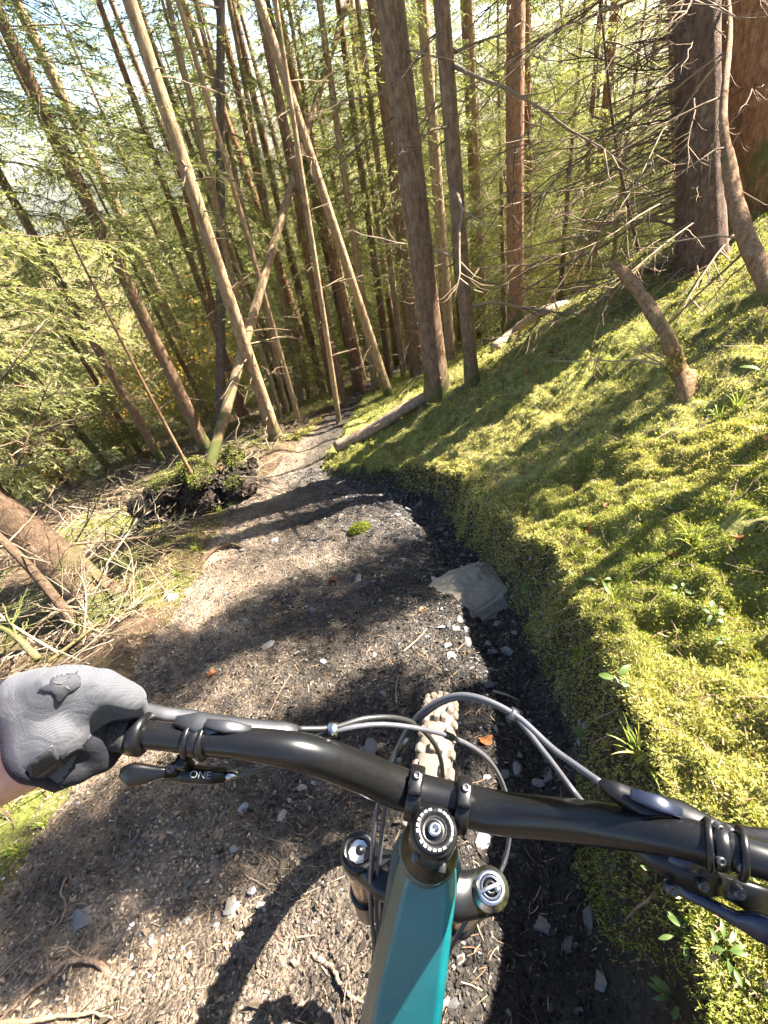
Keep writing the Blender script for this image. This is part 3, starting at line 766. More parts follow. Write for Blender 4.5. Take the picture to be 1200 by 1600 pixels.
# big leaning trunk, lower left, and the mossy pole under it
a_l, a_b = at(150, 935, 3.25), at(-160, 690, 3.0)
th = thing('leaning_tree', 'thick brown trunk leaning far left at the trail edge, moss at its foot', 'tree', a_l)
rngL = np.random.default_rng(77)
pth = curve([a_l + nrm(a_l - a_b) * .3, a_l, at(60, 850, 3.25), at(-20, 785, 3.15), a_b, at(-420, 470, 2.9), at(-800, 150, 2.9)], 26)
a = Acc(); trunk_mesh(a, pth, .145, .09, .3, 16, rngL); obj('trunk', a, M['bark_moss'], th)
for k in range(9):
    p = pth[rngL.integers(8, 17)]; d = nrm(np.array([rngL.normal(.3, .4), rngL.normal(.9, .4), rngL.normal(.35, .35)])); a = Acc()
    dead_branch(a, p, d, rngL.uniform(.6, 1.5), .011, rngL, 10, .25, 5); obj('branch', a, M['twig'], th)
a = Acc()
for k in range(7):
    p = pth[rngL.integers(14, 25)]; spray(a, p, (rngL.normal(.4, .4), rngL.normal(.6, .4), rngL.uniform(.0, .6)), rngL.uniform(.7, 1.3), rngL, 1, .5, 1.2, .5)
o = obj('live_branches', a, [M['needle_pale'], M['twig']], th, False); o['kind'] = 'stuff'

th = thing('leaning_pole', 'thin moss-covered pole leaning left below the thick leaning trunk', 'pole', at(112, 968, 2.9))
a = Acc(); pth2 = curve([at(125, 985, 2.95), at(70, 915, 2.9), at(20, 860, 2.85), at(-60, 790, 2.8), at(-200, 660, 2.8)], 16)
trunk_mesh(a, pth2, .032, .02, .1, 10, rngL); obj('trunk', a, M['bark_moss'], th)
a = Acc()
for k in range(10): dead_branch(a, pth2[rngL.integers(3, 13)], rngL.normal(0, 1, 3), rngL.uniform(.2, .5), .006, rngL, 4, .3)
o = obj('dead_branches', a, M['twig'], th); o['kind'] = 'stuff'

# right-hand trees up the bank
BIGSPRUCE, _, _ = tree('big dark purple-brown spruce at right with roots spreading over the bank', (1098, 452), (1086, 0), 78, 'bark_red2', 'high', 13, 170, big=18, depth=3.7, seed=30, flare=1.2, dead_len=.8, zmin=.2, zmax=3.4, side=2.7, dl_r=.005, group='large trees on the bank at right')
tree('massive reddish trunk cut by the right edge of the picture', (1215, 330), (1178, 0), 150, 'bark_red', 'high', 13, 150, big=14, depth=3.75, seed=31, flare=.5, dead_len=.8, zmin=.2, zmax=3.4, side=2.9, dl_r=.005, group='large trees on the bank at right')
tree('slim dim trunk just left of the big purple-brown spruce', (1062, 392), (1052, 60), 15, 'bark', 'high', 10, 70, depth=6.0, seed=32, zmin=.2, zmax=4, side=3.0, group='large trees on the bank at right')
tree('short crooked mossy stem on the bank skyline', (1004, 418), (986, 320), 9, 'bark_moss', None, 2.4, 14, depth=4.6, seed=33, zmin=.2, zmax=2.3, dead_len=.6, bend=2.0, name='crooked_sapling')

# --- the wood behind: trees too alike to tell apart, in depth
BG = {'young': ('dense mid-green spruce in the wood behind the trunks', 'mid-green background spruces'),
      'pale': ('loose yellow-green conifer in the wood behind the trunks', 'yellow-green background conifers'),
      'dark': ('dark bushy conifer in the wood behind the trunks', 'dark background conifers'),
      'mid': ('thin spruce with hanging branches in the wood behind the trunks', 'thin background spruces'),
      'midpale': ('thin pale-green spruce with drooping branches in the wood behind', 'thin pale background spruces')}
rngB = np.random.default_rng(5)


def polar(az, dist): return math.sin(math.radians(az)) * dist, math.cos(math.radians(az)) * dist


spots = []
for az, dist, cr, sc_ in [(-33, 10.5, 'midpale', .8), (-26, 12, 'pale', .9), (-20, 10.8, 'midpale', .9), (-15, 13, 'young', .95), (-11, 11, 'mid', .9), (-6, 12.5, 'pale', 1.0),
                          (-2, 11.5, 'midpale', .9), (3, 13, 'young', 1.1), (6, 11, 'midpale', .85), (10, 12.5, 'pale', 1.1), (14, 10.5, 'mid', .9), (17, 13, 'young', 1.1),
                          (21, 10.5, 'pale', .95), (24, 12.5, 'young', 1.0), (27, 10, 'midpale', .85), (31, 12, 'pale', 1.1), (35, 9.5, 'young', .8), (39, 11, 'midpale', 1.0), (44, 10, 'pale', .9),
                          (-36, 12, 'dark', .8), (-47, 12, 'dark', .8), (27, 13.5, 'dark', .85), (34, 13, 'dark', .8), (21, 14.5, 'dark', .9), (40, 12.5, 'dark', .75), (-8, 9.2, 'pale', .7), (-18, 8.8, 'pale', .6), (0.5, 9.0, 'midpale', .8), (19, 8.6, 'pale', .6), (25, 8.4, 'pale', .65), (30, 8.0, 'young', .5), (12, 9.0, 'midpale', .75), (-27, 9.0, 'pale', .6), (-40, 9.5, 'pale', .7), (-46, 8.5, 'midpale', .7), (-53, 9.5, 'young', .7)]:
    spots.append((az, dist, cr, sc_))
spots = [(az, d_, c_, s_ * (.84 if az > 22 else .92 if az > 12 else 1)) for az, d_, c_, s_ in spots]
for az in np.arange(-58, 44, 3.8):
    for ring_ in (16.5, 21, 27):
        a_ = az + rngB.uniform(-1.6, 1.6); d_ = ring_ * rngB.uniform(.92, 1.12)
        if (a_ < -18 or a_ > 14) and ring_ > 24: continue
        if a_ > 24 and ring_ > 18: continue
        if a_ < -20 and rngB.random() < .5: continue
        cr = rngB.choice(['dark', 'young', 'pale', 'young'] if ring_ > 20 else ['dark', 'young', 'pale', 'midpale', 'pale'])
        spots.append((a_, d_, cr, rngB.uniform(.85, 1.2) * (.75 if a_ > 14 else 1.1 if a_ > -18 else .75)))
SECT = [(-99, 'at the far left beyond the hanging sprays'), (-44, 'behind the second leaning trunk from the left'), (-34, 'behind the dark trunk leaning towards the sky'), (-26, 'behind the upright grey trunk'), (-19, 'behind the tall tan leaning trunk'),
        (-12, 'behind the thin yellowish trunk'), (-6, 'behind the far end of the path'), (0, 'behind the leaning slim trunk'), (6, 'behind the thick knotty trunk'), (12, 'behind the pair of brown trunks'), (18, 'left of the orange-brown trunk'), (24, 'right of the orange-brown trunk'), (31, 'above the bank skyline'), (38, 'behind the crooked mossy stem'), (46, 'behind the big purple-brown spruce')]
BGL = []
for i, (az, dist, cr, sc_) in enumerate(spots):
    x, y = polar(az, dist); where = [t for a_, t in SECT if a_ <= az][-1]; what = BG[cr][0].split(' in the wood')[0]; deep = 'nearer ' if dist < 14 else 'deeper ' if dist < 19 else 'remote ' if dist < 24.5 else 'farthest '
    BGL.append((az, deep + what + ' ' + where, bgtree(x, y, cr, sc_, 'x', BG[cr][1], seed=i)))
for lab in set(l for _, l, _ in BGL):
    same = sorted([(a_, o) for a_, l, o in BGL if l == lab], key=lambda t: t[0])
    for k, (_, o) in enumerate(same): o['label'] = lab if len(same) == 1 else ('left-hand ' if k == 0 else 'right-hand ' if k == len(same) - 1 else 'central ' if k == 1 else 'next-to-right ') + lab
for i, (az, dist, w_) in enumerate([(-17, 10.4, .10), (-9, 9.4, .05), (-4, 10.6, .07), (1.5, 9.8, .06), (8, 12, .09), (16, 11.8, .1), (28, 11.5, .09), (41, 9, .07)]):
    x, y = polar(az, dist); b = np.array([x, y, gz(x, y)]); where = [t for a_, t in SECT if a_ <= az][-1]
    th = thing('bare_trunk', f'bare lower {"thin" if w_ < .08 else "stout"} trunk {where}, {"nearer" if dist < 10.5 else "deeper" if dist < 12.5 else "farthest"} in the wood', 'tree', b, 'bare trunks in the wood behind'); rr_ = np.random.default_rng(700 + i); a = Acc(); pt_ = trunk_path(b - np.array([0, 0, .3]), (rr_.normal(-.02, .03), rr_.normal(0, .03), 1), 10, n=14, rng=rr_)
    trunk_mesh(a, pt_, w_ * 1.1, w_ * .5, .3, 10, rr_); obj('trunk', a, M[['bark_pale', 'bark', 'bark_red', 'bark_pale'][i % 4]], th); a = Acc()
    for k in range(34): az_ = rr_.uniform(0, 6.28); dead_branch(a, pt_[rr_.integers(1, 9)] + rr_.normal(0, .25) * np.array([0, 0, 1]), (math.cos(az_), math.sin(az_), rr_.uniform(-.2, .2)), rr_.uniform(.2, .9), .005, rr_, 4, .4)
    o = obj('dead_branches', a, M['twig'], th); o['kind'] = 'stuff'

SHRUB = [leaf_crown('autumn_crown_a', 61, M['autumn'], 1500, 1.0, 2.4, .075), leaf_crown('autumn_crown_b', 62, M['autumn'], 900, .8, 1.8, .07)]
for i, (px, py, d, s, lab) in enumerate([
        (270, 560, 9.5, 1.1, 'yellow autumn shrub behind the leaning dark trunk'), (150, 640, 9.0, 1.0, 'yellow-leaved shrub behind the second leaning trunk from the left'),
        (330, 600, 10.5, .9, 'small golden shrub behind the grey trunk'), (30, 660, 7.0, .9, 'yellow-green shrub at the left edge of the picture'),
        (860, 440, 8.0, .55, 'small orange-leaved shrub under the trees right of the orange-brown trunk'), (210, 500, 12, 1.2, 'tall golden tree crown glowing between the left trunks')]):
    p = at(px, py, d); b = np.array([p[0], p[1], min(p[2], gz(p[0], p[1]) + 0.0)]); b[2] = gz(b[0], b[1])
    th = thing('autumn_shrub', lab, 'shrub', b); me = SHRUB[i % 2]
    o = link('foliage', me, None, th); hh = max(1.0, (p[2] - b[2]) / 1.5); o.scale = (s * min(hh, 1.6), s * min(hh, 1.6), s * hh); o.rotation_euler = (0, 0, i * 1.3)

# trees up the slope to the right, just outside the picture: they stand between the trail and the sun, the stout one added for its shade
for i, (x, y, r, cr, lab) in enumerate([
        (4.0, 2.94, .10, 'high', 'stout spruce with low boughs, added beyond the right edge to shade the trail'),
        (6.2, 0.6, .17, 'high', 'slimmer spruce up the bank right of the bike, outside the picture'),
        (7.5, 5.6, .16, 'high', 'spruce standing high on the bank behind the massive reddish trunk')]):
    b = np.array([x, y, gz(x, y)]); th = thing('spruce_tree', lab, 'tree', b)
    rg = np.random.default_rng(900 + i); a = Acc(); pt_ = trunk_path(b - np.array([0, 0, .3]), (rg.normal(0, .02), rg.normal(0, .02), 1), 14, n=16, rng=rg)
    trunk_mesh(a, pt_, r, r * .2, .5, 14, rg); obj('trunk', a, M['bark'], th)
    o = link('crown', CROWN[cr], None, th); o.rotation_euler = (0, 0, i * 2.1)
    a = Acc()
    for k in range(40):
        p = pt_[rg.integers(1, 9)]; az = rg.uniform(0, 6.28); dead_branch(a, p, (math.cos(az), math.sin(az), rg.uniform(-.2, .2)), rg.uniform(.4, 1.6), .007, rg, 6, .4)
    o = obj('dead_branches', a, M['twig'], th); o['kind'] = 'stuff'

# boughs added low on the unseen stout spruce to break up shade on trail and bank
b = np.array([4.0, 2.94, gz(4.0, 2.94)]); th = [o for o in COL.objects if o.get('label', '').startswith('stout spruce')][0]; rg = np.random.default_rng(72); a = Acc()
for k in range(420):
    z_ = rg.uniform(2.1, 4.7) if k % 4 else rg.uniform(1, 6.5); az = rg.uniform(0, 6.283); spray(a, b + np.array([0, 0, z_]), (math.cos(az), math.sin(az), rg.uniform(-.2, .2)), rg.uniform(.18, .5), rg, 1.0, .3, 2.8, .4)
o = obj('live_branches', a, [M['needle'], M['twig']], th, False); o['kind'] = 'stuff'

# a slim columnar spruce added on the bank, unseen; its crown is shaped to shade the trail
b = np.array([3.0, 1.68, gz(3.0, 1.68)]); th = thing('added_spruce', 'slim columnar spruce added outside the picture at right to shade the trail', 'tree', b)
rg = np.random.default_rng(71); a = Acc(); pt_ = trunk_path(b - np.array([0, 0, .2]), (0, 0, 1), 5.6, n=12, rng=rg); trunk_mesh(a, pt_, .045, .01, .3, 10, rg); obj('trunk', a, M['bark'], th)
a = Acc()
for k in range(460):
    z_ = rg.uniform(1.95, 3.8) if k % 6 else rg.uniform(3, 5.4); az = rg.uniform(0, 6.283); spray(a, b + np.array([0, 0, z_]), (math.cos(az), math.sin(az), rg.uniform(-.1, .3)), rg.uniform(.17, .33) * (1.1 - .05 * z_), rg, 1.6, .3, 2.6, .4)
o = obj('crown', a, [M['needle'], M['twig']], th, False)

# spruce sprays reaching in from a tree at the left edge
b = at(-260, 900, 4.2); b[2] = gz(b[0], b[1]); th = thing('spruce_tree', 'spruce at the left edge whose bright green sprays hang into the picture', 'tree', b)
rg = np.random.default_rng(31); a = Acc(); pt_ = trunk_path(b, (0, 0, 1), 8, n=14, rng=rg); trunk_mesh(a, pt_, .10, .03, .4, 12, rg); obj('trunk', a, M['bark'], th)
for px, py, d, n_ in [(60, 300, 4.0, 8), (40, 400, 3.9, 9), (90, 470, 4.2, 7), (20, 520, 3.8, 8), (60, 590, 4.2, 6), (10, 60, 4.6, 6), (100, 120, 5.0, 6), (20, 650, 4.4, 4)]:
    tip = at(px, py, d); root = np.array([b[0], b[1], tip[2] + .35]); v = tip - root; L = np.linalg.norm(v) * 1.15; a = Acc()
    spray(a, root + np.array([0, 0, .25]), v / np.linalg.norm(v), L, rg, .8, .26, 1.0, .45)
    for k in range(n_ // 2): spray(a, root + v * rg.uniform(.4, .9), nrm(v + rg.normal(0, .5, 3)), rg.uniform(.4, .8), rg, 1.0, .35, 1.0, .4)
    obj('branch', a, [M['needle_pale'], M['twig']], th, False)

# ------------------------------------------------------------------ ground detail
rg = np.random.default_rng(42)


def in_view(P, m=60):
    v = (P - CAM) @ RC; z = np.maximum(v[:, 2], 1e-3)
    u = 600 + F_PX * v[:, 0] / z; w = 800 + F_PX * v[:, 1] / z
    return (v[:, 2] > .2) & (u > -m) & (u < 1200 + m) & (w > -m) & (w < 1600 + m)


def hull(pts):
    bm = bmesh.new()
    for p in pts: bm.verts.new(p)
    r = bmesh.ops.convex_hull(bm, input=bm.verts[:])
    bmesh.ops.delete(bm, geom=[g for g in r['geom_unused'] if isinstance(g, bmesh.types.BMVert)] if r['geom_unused'] else [], context='VERTS')
    bmesh.ops.triangulate(bm, faces=bm.faces[:]); bm.verts.ensure_lookup_table(); bm.verts.index_update()
    V = np.array([v.co[:] for v in bm.verts]); T = np.array([[v.index for v in f.verts] for f in bm.faces]); bm.free()
    return V, T


def stone_shape(seed, flat=0.5, n=15):
    r = np.random.default_rng(seed); p = r.normal(0, 1, (n, 3)); p /= np.linalg.norm(p, axis=1)[:, None]
    p = np.sign(p) * np.abs(p) ** .75 * r.uniform(.85, 1.1, (n, 1))
    return hull(p * np.array([1, r.uniform(.55, .85), flat * r.uniform(.7, 1.2)]))


STONES = []
for k in range(10):
    V, T = stone_shape(200 + k, .42 if k % 3 else .6, 16); a = Acc(); a.add(V, None, T); me = a.mesh('stone', False); me.materials.append(M['stone']); STONES.append(me)
# the larger stones lying on the trail, one object each
pts = []
fixed = [(640, 800, 17), (655, 790, 14), (690, 828, 16), (735, 885, 17), (670, 850, 12), (620, 805, 12), (600, 1085, 12), (580, 1170, 30), (755, 1315, 24), (430, 1240, 9), (395, 1395, 14), (230, 1385, 12), (195, 1393, 12), (245, 1285, 10), (270, 1285, 10),
         (130, 1440, 30), (300, 1380, 13), (240, 1470, 14), (100, 1530, 16), (365, 1420, 30), (410, 1415, 15), (420, 1010, 22), (505, 1035, 12), (270, 937, 17), (710, 1570, 18), (720, 1500, 16), (790, 1390, 16), (760, 1215, 12), (790, 1210, 14), (775, 1140, 12),
         (490, 955, 12), (560, 905, 18), (520, 1345, 10), (485, 1265, 8), (590, 1560, 16), (470, 1385, 9), (340, 1445, 10), (700, 1010, 18), (730, 985, 12), (660, 985, 10), (540, 830, 10), (500, 845, 12), (430, 845, 12), (700, 770, 9), (660, 765, 8), (620, 775, 9), (790, 1020, 20), (745, 1030, 10), (690, 980, 12), (460, 905, 10), (380, 860, 10), (805, 990, 13), (860, 985, 14)]
for px, py, w in fixed:
    g = ground(px, py); pts.append((g[0], g[1], w * proj(g)[2] / F_PX * .62))
while len(pts) < 290:
    x = rg.uniform(-1.7, .6); y = rg.uniform(0.0, 4.2) ** 1.0; u_, v_ = edges(np.array([x]), np.array([y]))
    if u_[0] > -.02 or v_[0] > -.03: continue
    gully = math.exp(-((u_[0] + .25) / .3) ** 2)
    if rg.random() > .30 + .7 * gully: continue
    z = gz(x, y); pr = proj((x, y, z))
    if not (-20 < pr[0] < 1220 and 0 < pr[1] < 1620): continue
    pts.append((x, y, min(.032, .007 + rg.gamma(1.8, .0042) * (1 + .8 * gully))))
pn = gnormal(np.array([p[0] for p in pts]), np.array([p[1] for p in pts]), .04)
for i, (x, y, s) in enumerate(pts):
    o = link('stone', STONES[i % 10], None, TRAIL); n = Vector(pn[i]); q = Vector((0, 0, 1)).rotation_difference(n)
    o.rotation_mode = 'QUATERNION'; tl = Matrix.Rotation(rg.normal(0, .25), 3, 'X') @ Matrix.Rotation(rg.uniform(0, 6.28), 3, 'Z')
    o.rotation_quaternion = q @ tl.to_quaternion(); o.scale = (s, s, s * rg.uniform(.7, 1.2)); o.location = (x, y, gz(x, y) + s * rg.uniform(-.08, .16))


def scatter(region, n, fn, batch=200000):
    """n random points (x, y) of a region that can be seen"""
    out = np.zeros((0, 2))
    while len(out) < n:
        x = rg.uniform(region[0], region[1], batch); y = rg.uniform(region[2], region[3], batch)
        k = fn(x, y); x, y = x[k], y[k]
        P = np.stack([x, y, H(x, y)], 1); k = in_view(P); out = np.concatenate([out, np.stack([x[k], y[k]], 1)])
        if k.sum() < 5: break
    return out[:n]


def bits(xy, size, shapes, lift, matname, name, parent, flat=.6):
    x, y = xy[:, 0], xy[:, 1]; z = H(x, y); nn = gnormal(x, y, .03); acc = Acc(); k = rg.integers(0, len(shapes), len(x))
    for j, (V, T) in enumerate(shapes):
        sel = np.where(k == j)[0]; m = len(sel)
        if not m: continue
        an = rg.uniform(0, 6.28, m); ca, sa = np.cos(an), np.sin(an)
        W = np.stack([V[None, :, 0] * ca[:, None] - V[None, :, 1] * sa[:, None], V[None, :, 0] * sa[:, None] + V[None, :, 1] * ca[:, None], np.broadcast_to(V[None, :, 2], (m, len(V)))], -1)
        s = size[sel]; W = W * s[:, None, None]
        # shear along the slope so the bits lie on it
        nn[:, 2] = np.maximum(nn[:, 2], .62)
        W[..., 2] += -(nn[sel, 0] / nn[sel, 2])[:, None] * W[..., 0] - (nn[sel, 1] / nn[sel, 2])[:, None] * W[..., 1]
        W += np.stack([x[sel], y[sel], z[sel] + s * lift], -1)[:, None, :]
        acc.add(W.reshape(-1, 3), None, (T[None] + (np.arange(m) * len(V))[:, None, None]).reshape(-1, 3))
    o = obj(name, acc, M[matname], parent, False); o['kind'] = 'stuff'; return o


def on_trail(x, y):
    u_, v_ = edges(x, y); w = rg.random(len(x)) < np.clip(1.5 / (0.5 + np.hypot(x, y - .0) ** 1.6), .06, 1)
    return (u_ < .03) & (v_ < .12) & w


small = [stone_shape(300 + k, .6, 6) for k in range(10)]
xy = scatter((-2.0, .65, -.15, 6.5), 29000, on_trail)
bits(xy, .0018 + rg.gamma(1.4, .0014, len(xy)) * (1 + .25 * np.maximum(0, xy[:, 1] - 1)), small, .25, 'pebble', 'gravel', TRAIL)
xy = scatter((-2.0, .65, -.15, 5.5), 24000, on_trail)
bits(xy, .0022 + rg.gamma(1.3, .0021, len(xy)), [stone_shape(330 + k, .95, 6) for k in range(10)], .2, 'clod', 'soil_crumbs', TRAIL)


def gully_at(x, y):
    u_, v_ = edges(x, y); return (u_ < .02) & (v_ < -.05) & (rg.random(len(x)) < np.exp(-((u_ + .2) / .22) ** 2) + .07 + .5 * np.exp(-((x + .05) ** 2 / .12 + (y - 3.1) ** 2 / .3)))


xy = scatter((-1.4, .65, .1, 4.4), 6500, gully_at)
bits(xy, np.minimum(.012, .0035 + rg.gamma(1.6, .0022, len(xy))) * np.clip(.55 + .3 * xy[:, 1], .6, 1.5), [stone_shape(360 + k, .45, 8) for k in range(10)], .05, 'chip', 'slate_chips', TRAIL)
xy = scatter((.1, .9, -.2, 3.2), 5200, lambda x, y: (edges(x, y)[0] > -.06) & (edges(x, y)[0] < .14))
bits(xy, .0018 + rg.gamma(1.4, .0016, len(xy)), [stone_shape(380 + k, .8, 7) for k in range(6)], .1, 'clod', 'crumbling_soil', BANK)


def sticks(xy, L, r, matname, name, parent, lift=.004, tilt=.12):
    x, y = xy[:, 0], xy[:, 1]; n = len(x); z = H(x, y); nn = gnormal(x, y, .04); a = rg.uniform(0, 6.28, n)
    d = np.stack([np.cos(a), np.sin(a), np.zeros(n)], 1); d[:, 2] = -(nn[:, 0] * d[:, 0] + nn[:, 1] * d[:, 1]) / nn[:, 2] + rg.normal(0, tilt, n)
    d /= np.linalg.norm(d, axis=1)[:, None]; s = np.cross(d, nn); s /= np.linalg.norm(s, axis=1)[:, None]; c = np.stack([x, y, z + lift], 1)
    h = (L / 2)[:, None] * d; bend = s * (rg.normal(0, .09, n) * L)[:, None]
    acc = Acc(); rr = r[:, None]; up = nn * rr
    V = np.stack([c - h - s * rr, c - h + s * rr, c - h + up, c + bend - s * rr, c + bend + s * rr, c + bend + up * 1.2, c + h - s * rr * .5, c + h + s * rr * .5, c + h + up * .6], 1).reshape(-1, 3)
    f = np.array([[0, 3, 5, 2], [2, 5, 4, 1], [3, 6, 8, 5], [5, 8, 7, 4]]); Q = (f[None] + (np.arange(n) * 9)[:, None, None]).reshape(-1, 4)
    acc.add(V, Q); o = obj(name, acc, M[matname], parent); o['kind'] = 'stuff'; return o


xy = scatter((-2.0, .6, -.1, 5), 2200, on_trail)
sticks(xy, rg.uniform(.012, .05, len(xy)), rg.uniform(.0006, .0014, len(xy)), 'needle_bit', 'needle_litter', TRAIL)


def mossy_at(x, y):
    u_, v_ = edges(x, y); lip = -.012 + .07 * fbm(x * 3 + 5, y * 5, 52, 3); lip = np.where(y > 3.0, -.03, lip); return (u_ > lip) & (y < 9)


def fronds(xy, size, name, matname, parent, per=4, up=.7):
    x, y = xy[:, 0], xy[:, 1]; n = len(x); z = H(x, y); nn = gnormal(x, y, .05)
    base = np.repeat(np.stack([x, y, z], 1), per, 0); N_ = np.repeat(nn, per, 0); s = np.repeat(size, per)
    d = N_ * up + rg.normal(0, .55, (n * per, 3)); d /= np.linalg.norm(d, axis=1)[:, None]
    base = base + rg.normal(0, 1, base.shape) * (s * .35)[:, None]
    acc = Acc(); l = s * rg.uniform(.6, 1.3, n * per); strips(acc, base, d, l, l * rg.uniform(.2, .36, n * per), rg)
    o = obj(name, acc, M[matname], parent, False); o['kind'] = 'stuff'; return o


def patch(x, y, s): return fbm(x * 1.1, y * 1.1, s, 3)


def near_m(x, y): return mossy_at(x, y) & (np.hypot(x, y) < 2.1) & (patch(x * 5, y * 5, 71) > -.56)
def mid_m(x, y): return mossy_at(x, y) & (np.hypot(x, y) >= 2.0) & (np.hypot(x, y) < 4.4) & (patch(x * 4, y * 4, 71) > -.5)
def far_m(x, y): return mossy_at(x, y) & (np.hypot(x, y) >= 4.3) & (x < 6.5)


xy = scatter((.0, 2.2, -.9, 2.2), 60000, near_m); g_ = patch(xy[:, 0], xy[:, 1], 33) + rg.normal(0, .28, len(xy)) > .22
fronds(xy[~g_], rg.uniform(.006, .0135, (~g_).sum()), 'moss_carpet', 'moss', BANK, 4); fronds(xy[g_], rg.uniform(.006, .012, g_.sum()), 'green_moss', 'moss_green', BANK, 4)
xy = scatter((-.8, 4.6, .8, 4.6), 32000, mid_m); g_ = patch(xy[:, 0], xy[:, 1], 33) + rg.normal(0, .28, len(xy)) > .0
fronds(xy[~g_], rg.uniform(.009, .020, (~g_).sum()), 'moss_carpet', 'moss', BANK, 4); fronds(xy[g_], rg.uniform(.009, .020, g_.sum()), 'green_moss', 'moss_green', BANK, 4)
xy = scatter((-.8, 6.5, 2.5, 8.9), 20000, far_m); g_ = patch(xy[:, 0], xy[:, 1], 33) + rg.normal(0, .28, len(xy)) > -.1
fronds(xy[~g_], rg.uniform(.016, .034, (~g_).sum()), 'moss_carpet', 'moss', BANK, 4); fronds(xy[g_], rg.uniform(.016, .034, g_.sum()), 'green_moss', 'moss_green', BANK, 4)


xy = scatter((.1, .9, -.3, 3.3), 14000, lambda x, y: (edges(x, y)[0] > -.03 + .07 * fbm(x * 3 + 5, y * 5, 52, 3)) & (edges(x, y)[0] < .17))
fronds(xy, rg.uniform(.005, .012, len(xy)) * np.clip(np.hypot(xy[:, 0], xy[:, 1]), .8, 2.2), 'hanging_moss', 'moss', BANK, 3, .35)


def verge(x, y): u_, v_ = edges(x, y); return (v_ > .0) & (v_ < 1.0) & (patch(x * 1.5, y * 1.5, 44) > -.05)


xy = scatter((-3.2, -.2, .3, 9), 11000, verge); dd = np.hypot(xy[:, 0], xy[:, 1])
fronds(xy, rg.uniform(.006, .012, len(xy)) * np.maximum(1, dd * .55), 'verge_moss', 'moss', FLOOR, 3)
# fallen needles and twigs on the forest floor left of the trail
xy = scatter((-7, 0, .4, 11), 7000, lambda x, y: edges(x, y)[1] > .1)
sticks(xy, rg.uniform(.05, .35, len(xy)), rg.uniform(.001, .0035, len(xy)), 'twig', 'fallen_twigs', FLOOR, .012, .3)
xy = scatter((-6, -.4, .4, 8), 1500, lambda x, y: edges(x, y)[1] > .25)
sticks(xy, rg.uniform(.15, .6, len(xy)), rg.uniform(.002, .005, len(xy)), 'pale_stick', 'bleached_twigs', FLOOR, .05, .5)
xy = scatter((.1, 3.5, -.4, 5), 2600, mossy_at)
sticks(xy, rg.uniform(.02, .22, len(xy)) * np.minimum(1, np.hypot(xy[:, 0], xy[:, 1]) * .5), rg.uniform(.0005, .0018, len(xy)), 'twig', 'twigs_on_moss', BANK, .012, .15)
xy = scatter((.1, 2.6, -.4, 3), 1500, mossy_at)
sticks(xy, rg.uniform(.015, .05, len(xy)), rg.uniform(.0008, .002, len(xy)), 'needle_bit', 'brown_litter_on_moss', BANK, .010, .3)

# ------------------------------------------------------------------ mountain bike
# steering frame: origin at the stem's top cap, right / forward / up along the steerer
_s = nrm([0, .71, .704]); _r = np.array([.974, .159, -.161]); _r = nrm(_r - _r.dot(_s) * _s); _p = np.cross(_s, _r)
if _p[2] < 0: _p = -_p
BS, BR, BP = RC @ _s, RC @ _r, RC @ _p; BU = -BS; BO = at(679, 1297, .40)


def B(r, p, u): return BO + BR * r + BP * p + BU * u


AX = (BR, BP, BU)
WHEEL = B(0, .044, -.715)
bike = thing('mountain_bike', 'mountain bike with teal frame and wide black handlebar, seen from the rider', 'bicycle', B(0, .044, -1.08))

# handlebar
bar_pts = [(-.395, -.018, .060), (-.33, -.009, .054), (-.266, 0, .050), (-.244, .003, .049), (-.201, .009, .048), (-.155, .015, .051), (-.114, .021, .042), (-.073, .027, .008), (-.034, .03, -.022),
           (0, .03, -.026), (.034, .03, -.022), (.062, .0285, -.010), (.092, .0255, .018), (.122, .0205, .052), (.155, .0155, .081), (.187, .011, .096), (.215, .007, .102), (.27, 0, .108), (.33, -.008, .114), (.39, -.016, .120)]
bc = curve(bar_pts, 90); bl = np.abs(bc[:, 0])
brad = np.interp(bl, [0, .045, .10, .16, .2, .4], [.0178, .0176, .0158, .0128, .0113, .0111])
a = Acc(); tube(a, np.array([B(*q) for q in bc]), brad, 28); hb = obj('handlebar', a, M['carbon'], bike)
bar_at = lambda r: np.array([np.interp(r, bc[:, 0], bc[:, 1]), np.interp(r, bc[:, 0], bc[:, 2])])


def bar_dir(r):
    p0, p1 = bar_at(r - .01), bar_at(r + .01); return nrm(B(r + .01, *p1) - B(r - .01, *p0))


def collar(r, w, ro, ri=.010, mname='black', parent=None, nm='clamp', prof=None):
    c = B(r, *bar_at(r)); a = Acc(); h = w / 2; e = min(.002, h * .4)
    ring(a, c, bar_dir(r), prof or [(ri, -h), (ro - e, -h), (ro, -h + e), (ro, h - e), (ro - e, h), (ri, h)], 32); return obj(nm, a, M[mname], parent or bike)


# grips and their lock rings
for sgn, r0, r1 in ((-1, -.262, -.392), (1, .262, .392)):
    a = Acc(); rr = np.linspace(r0, r1, 40); P_ = np.array([B(q, *bar_at(q)) for q in rr])
    rad = .0158 + .0006 * np.sin(np.arange(40) * 2.1); rad[0] = rad[-1] = .015
    tube(a, P_, rad, 24); gp = obj('grip', a, M['rubber'], bike)
    collar(r0 - sgn * .006, .012, .0175, mname='black', parent=gp, nm='lock_ring')
# raised lettering ticks on the visible end of the left grip
a = Acc()
for i in range(4):
    for j in range(7):
        c = B(-.268 - i * .0045, *bar_at(-.268 - i * .0045)); th_ = 0.2 + j * .32; d = nrm(BP * math.cos(th_) + BU * math.sin(th_))
        rbox(a, c + d * .0162, (bar_dir(-.27), nrm(np.cross(bar_dir(-.27), d)), d), (.0017, .0021, .0006), .3)
obj('grip_pattern', a, M['rubber'], bike)
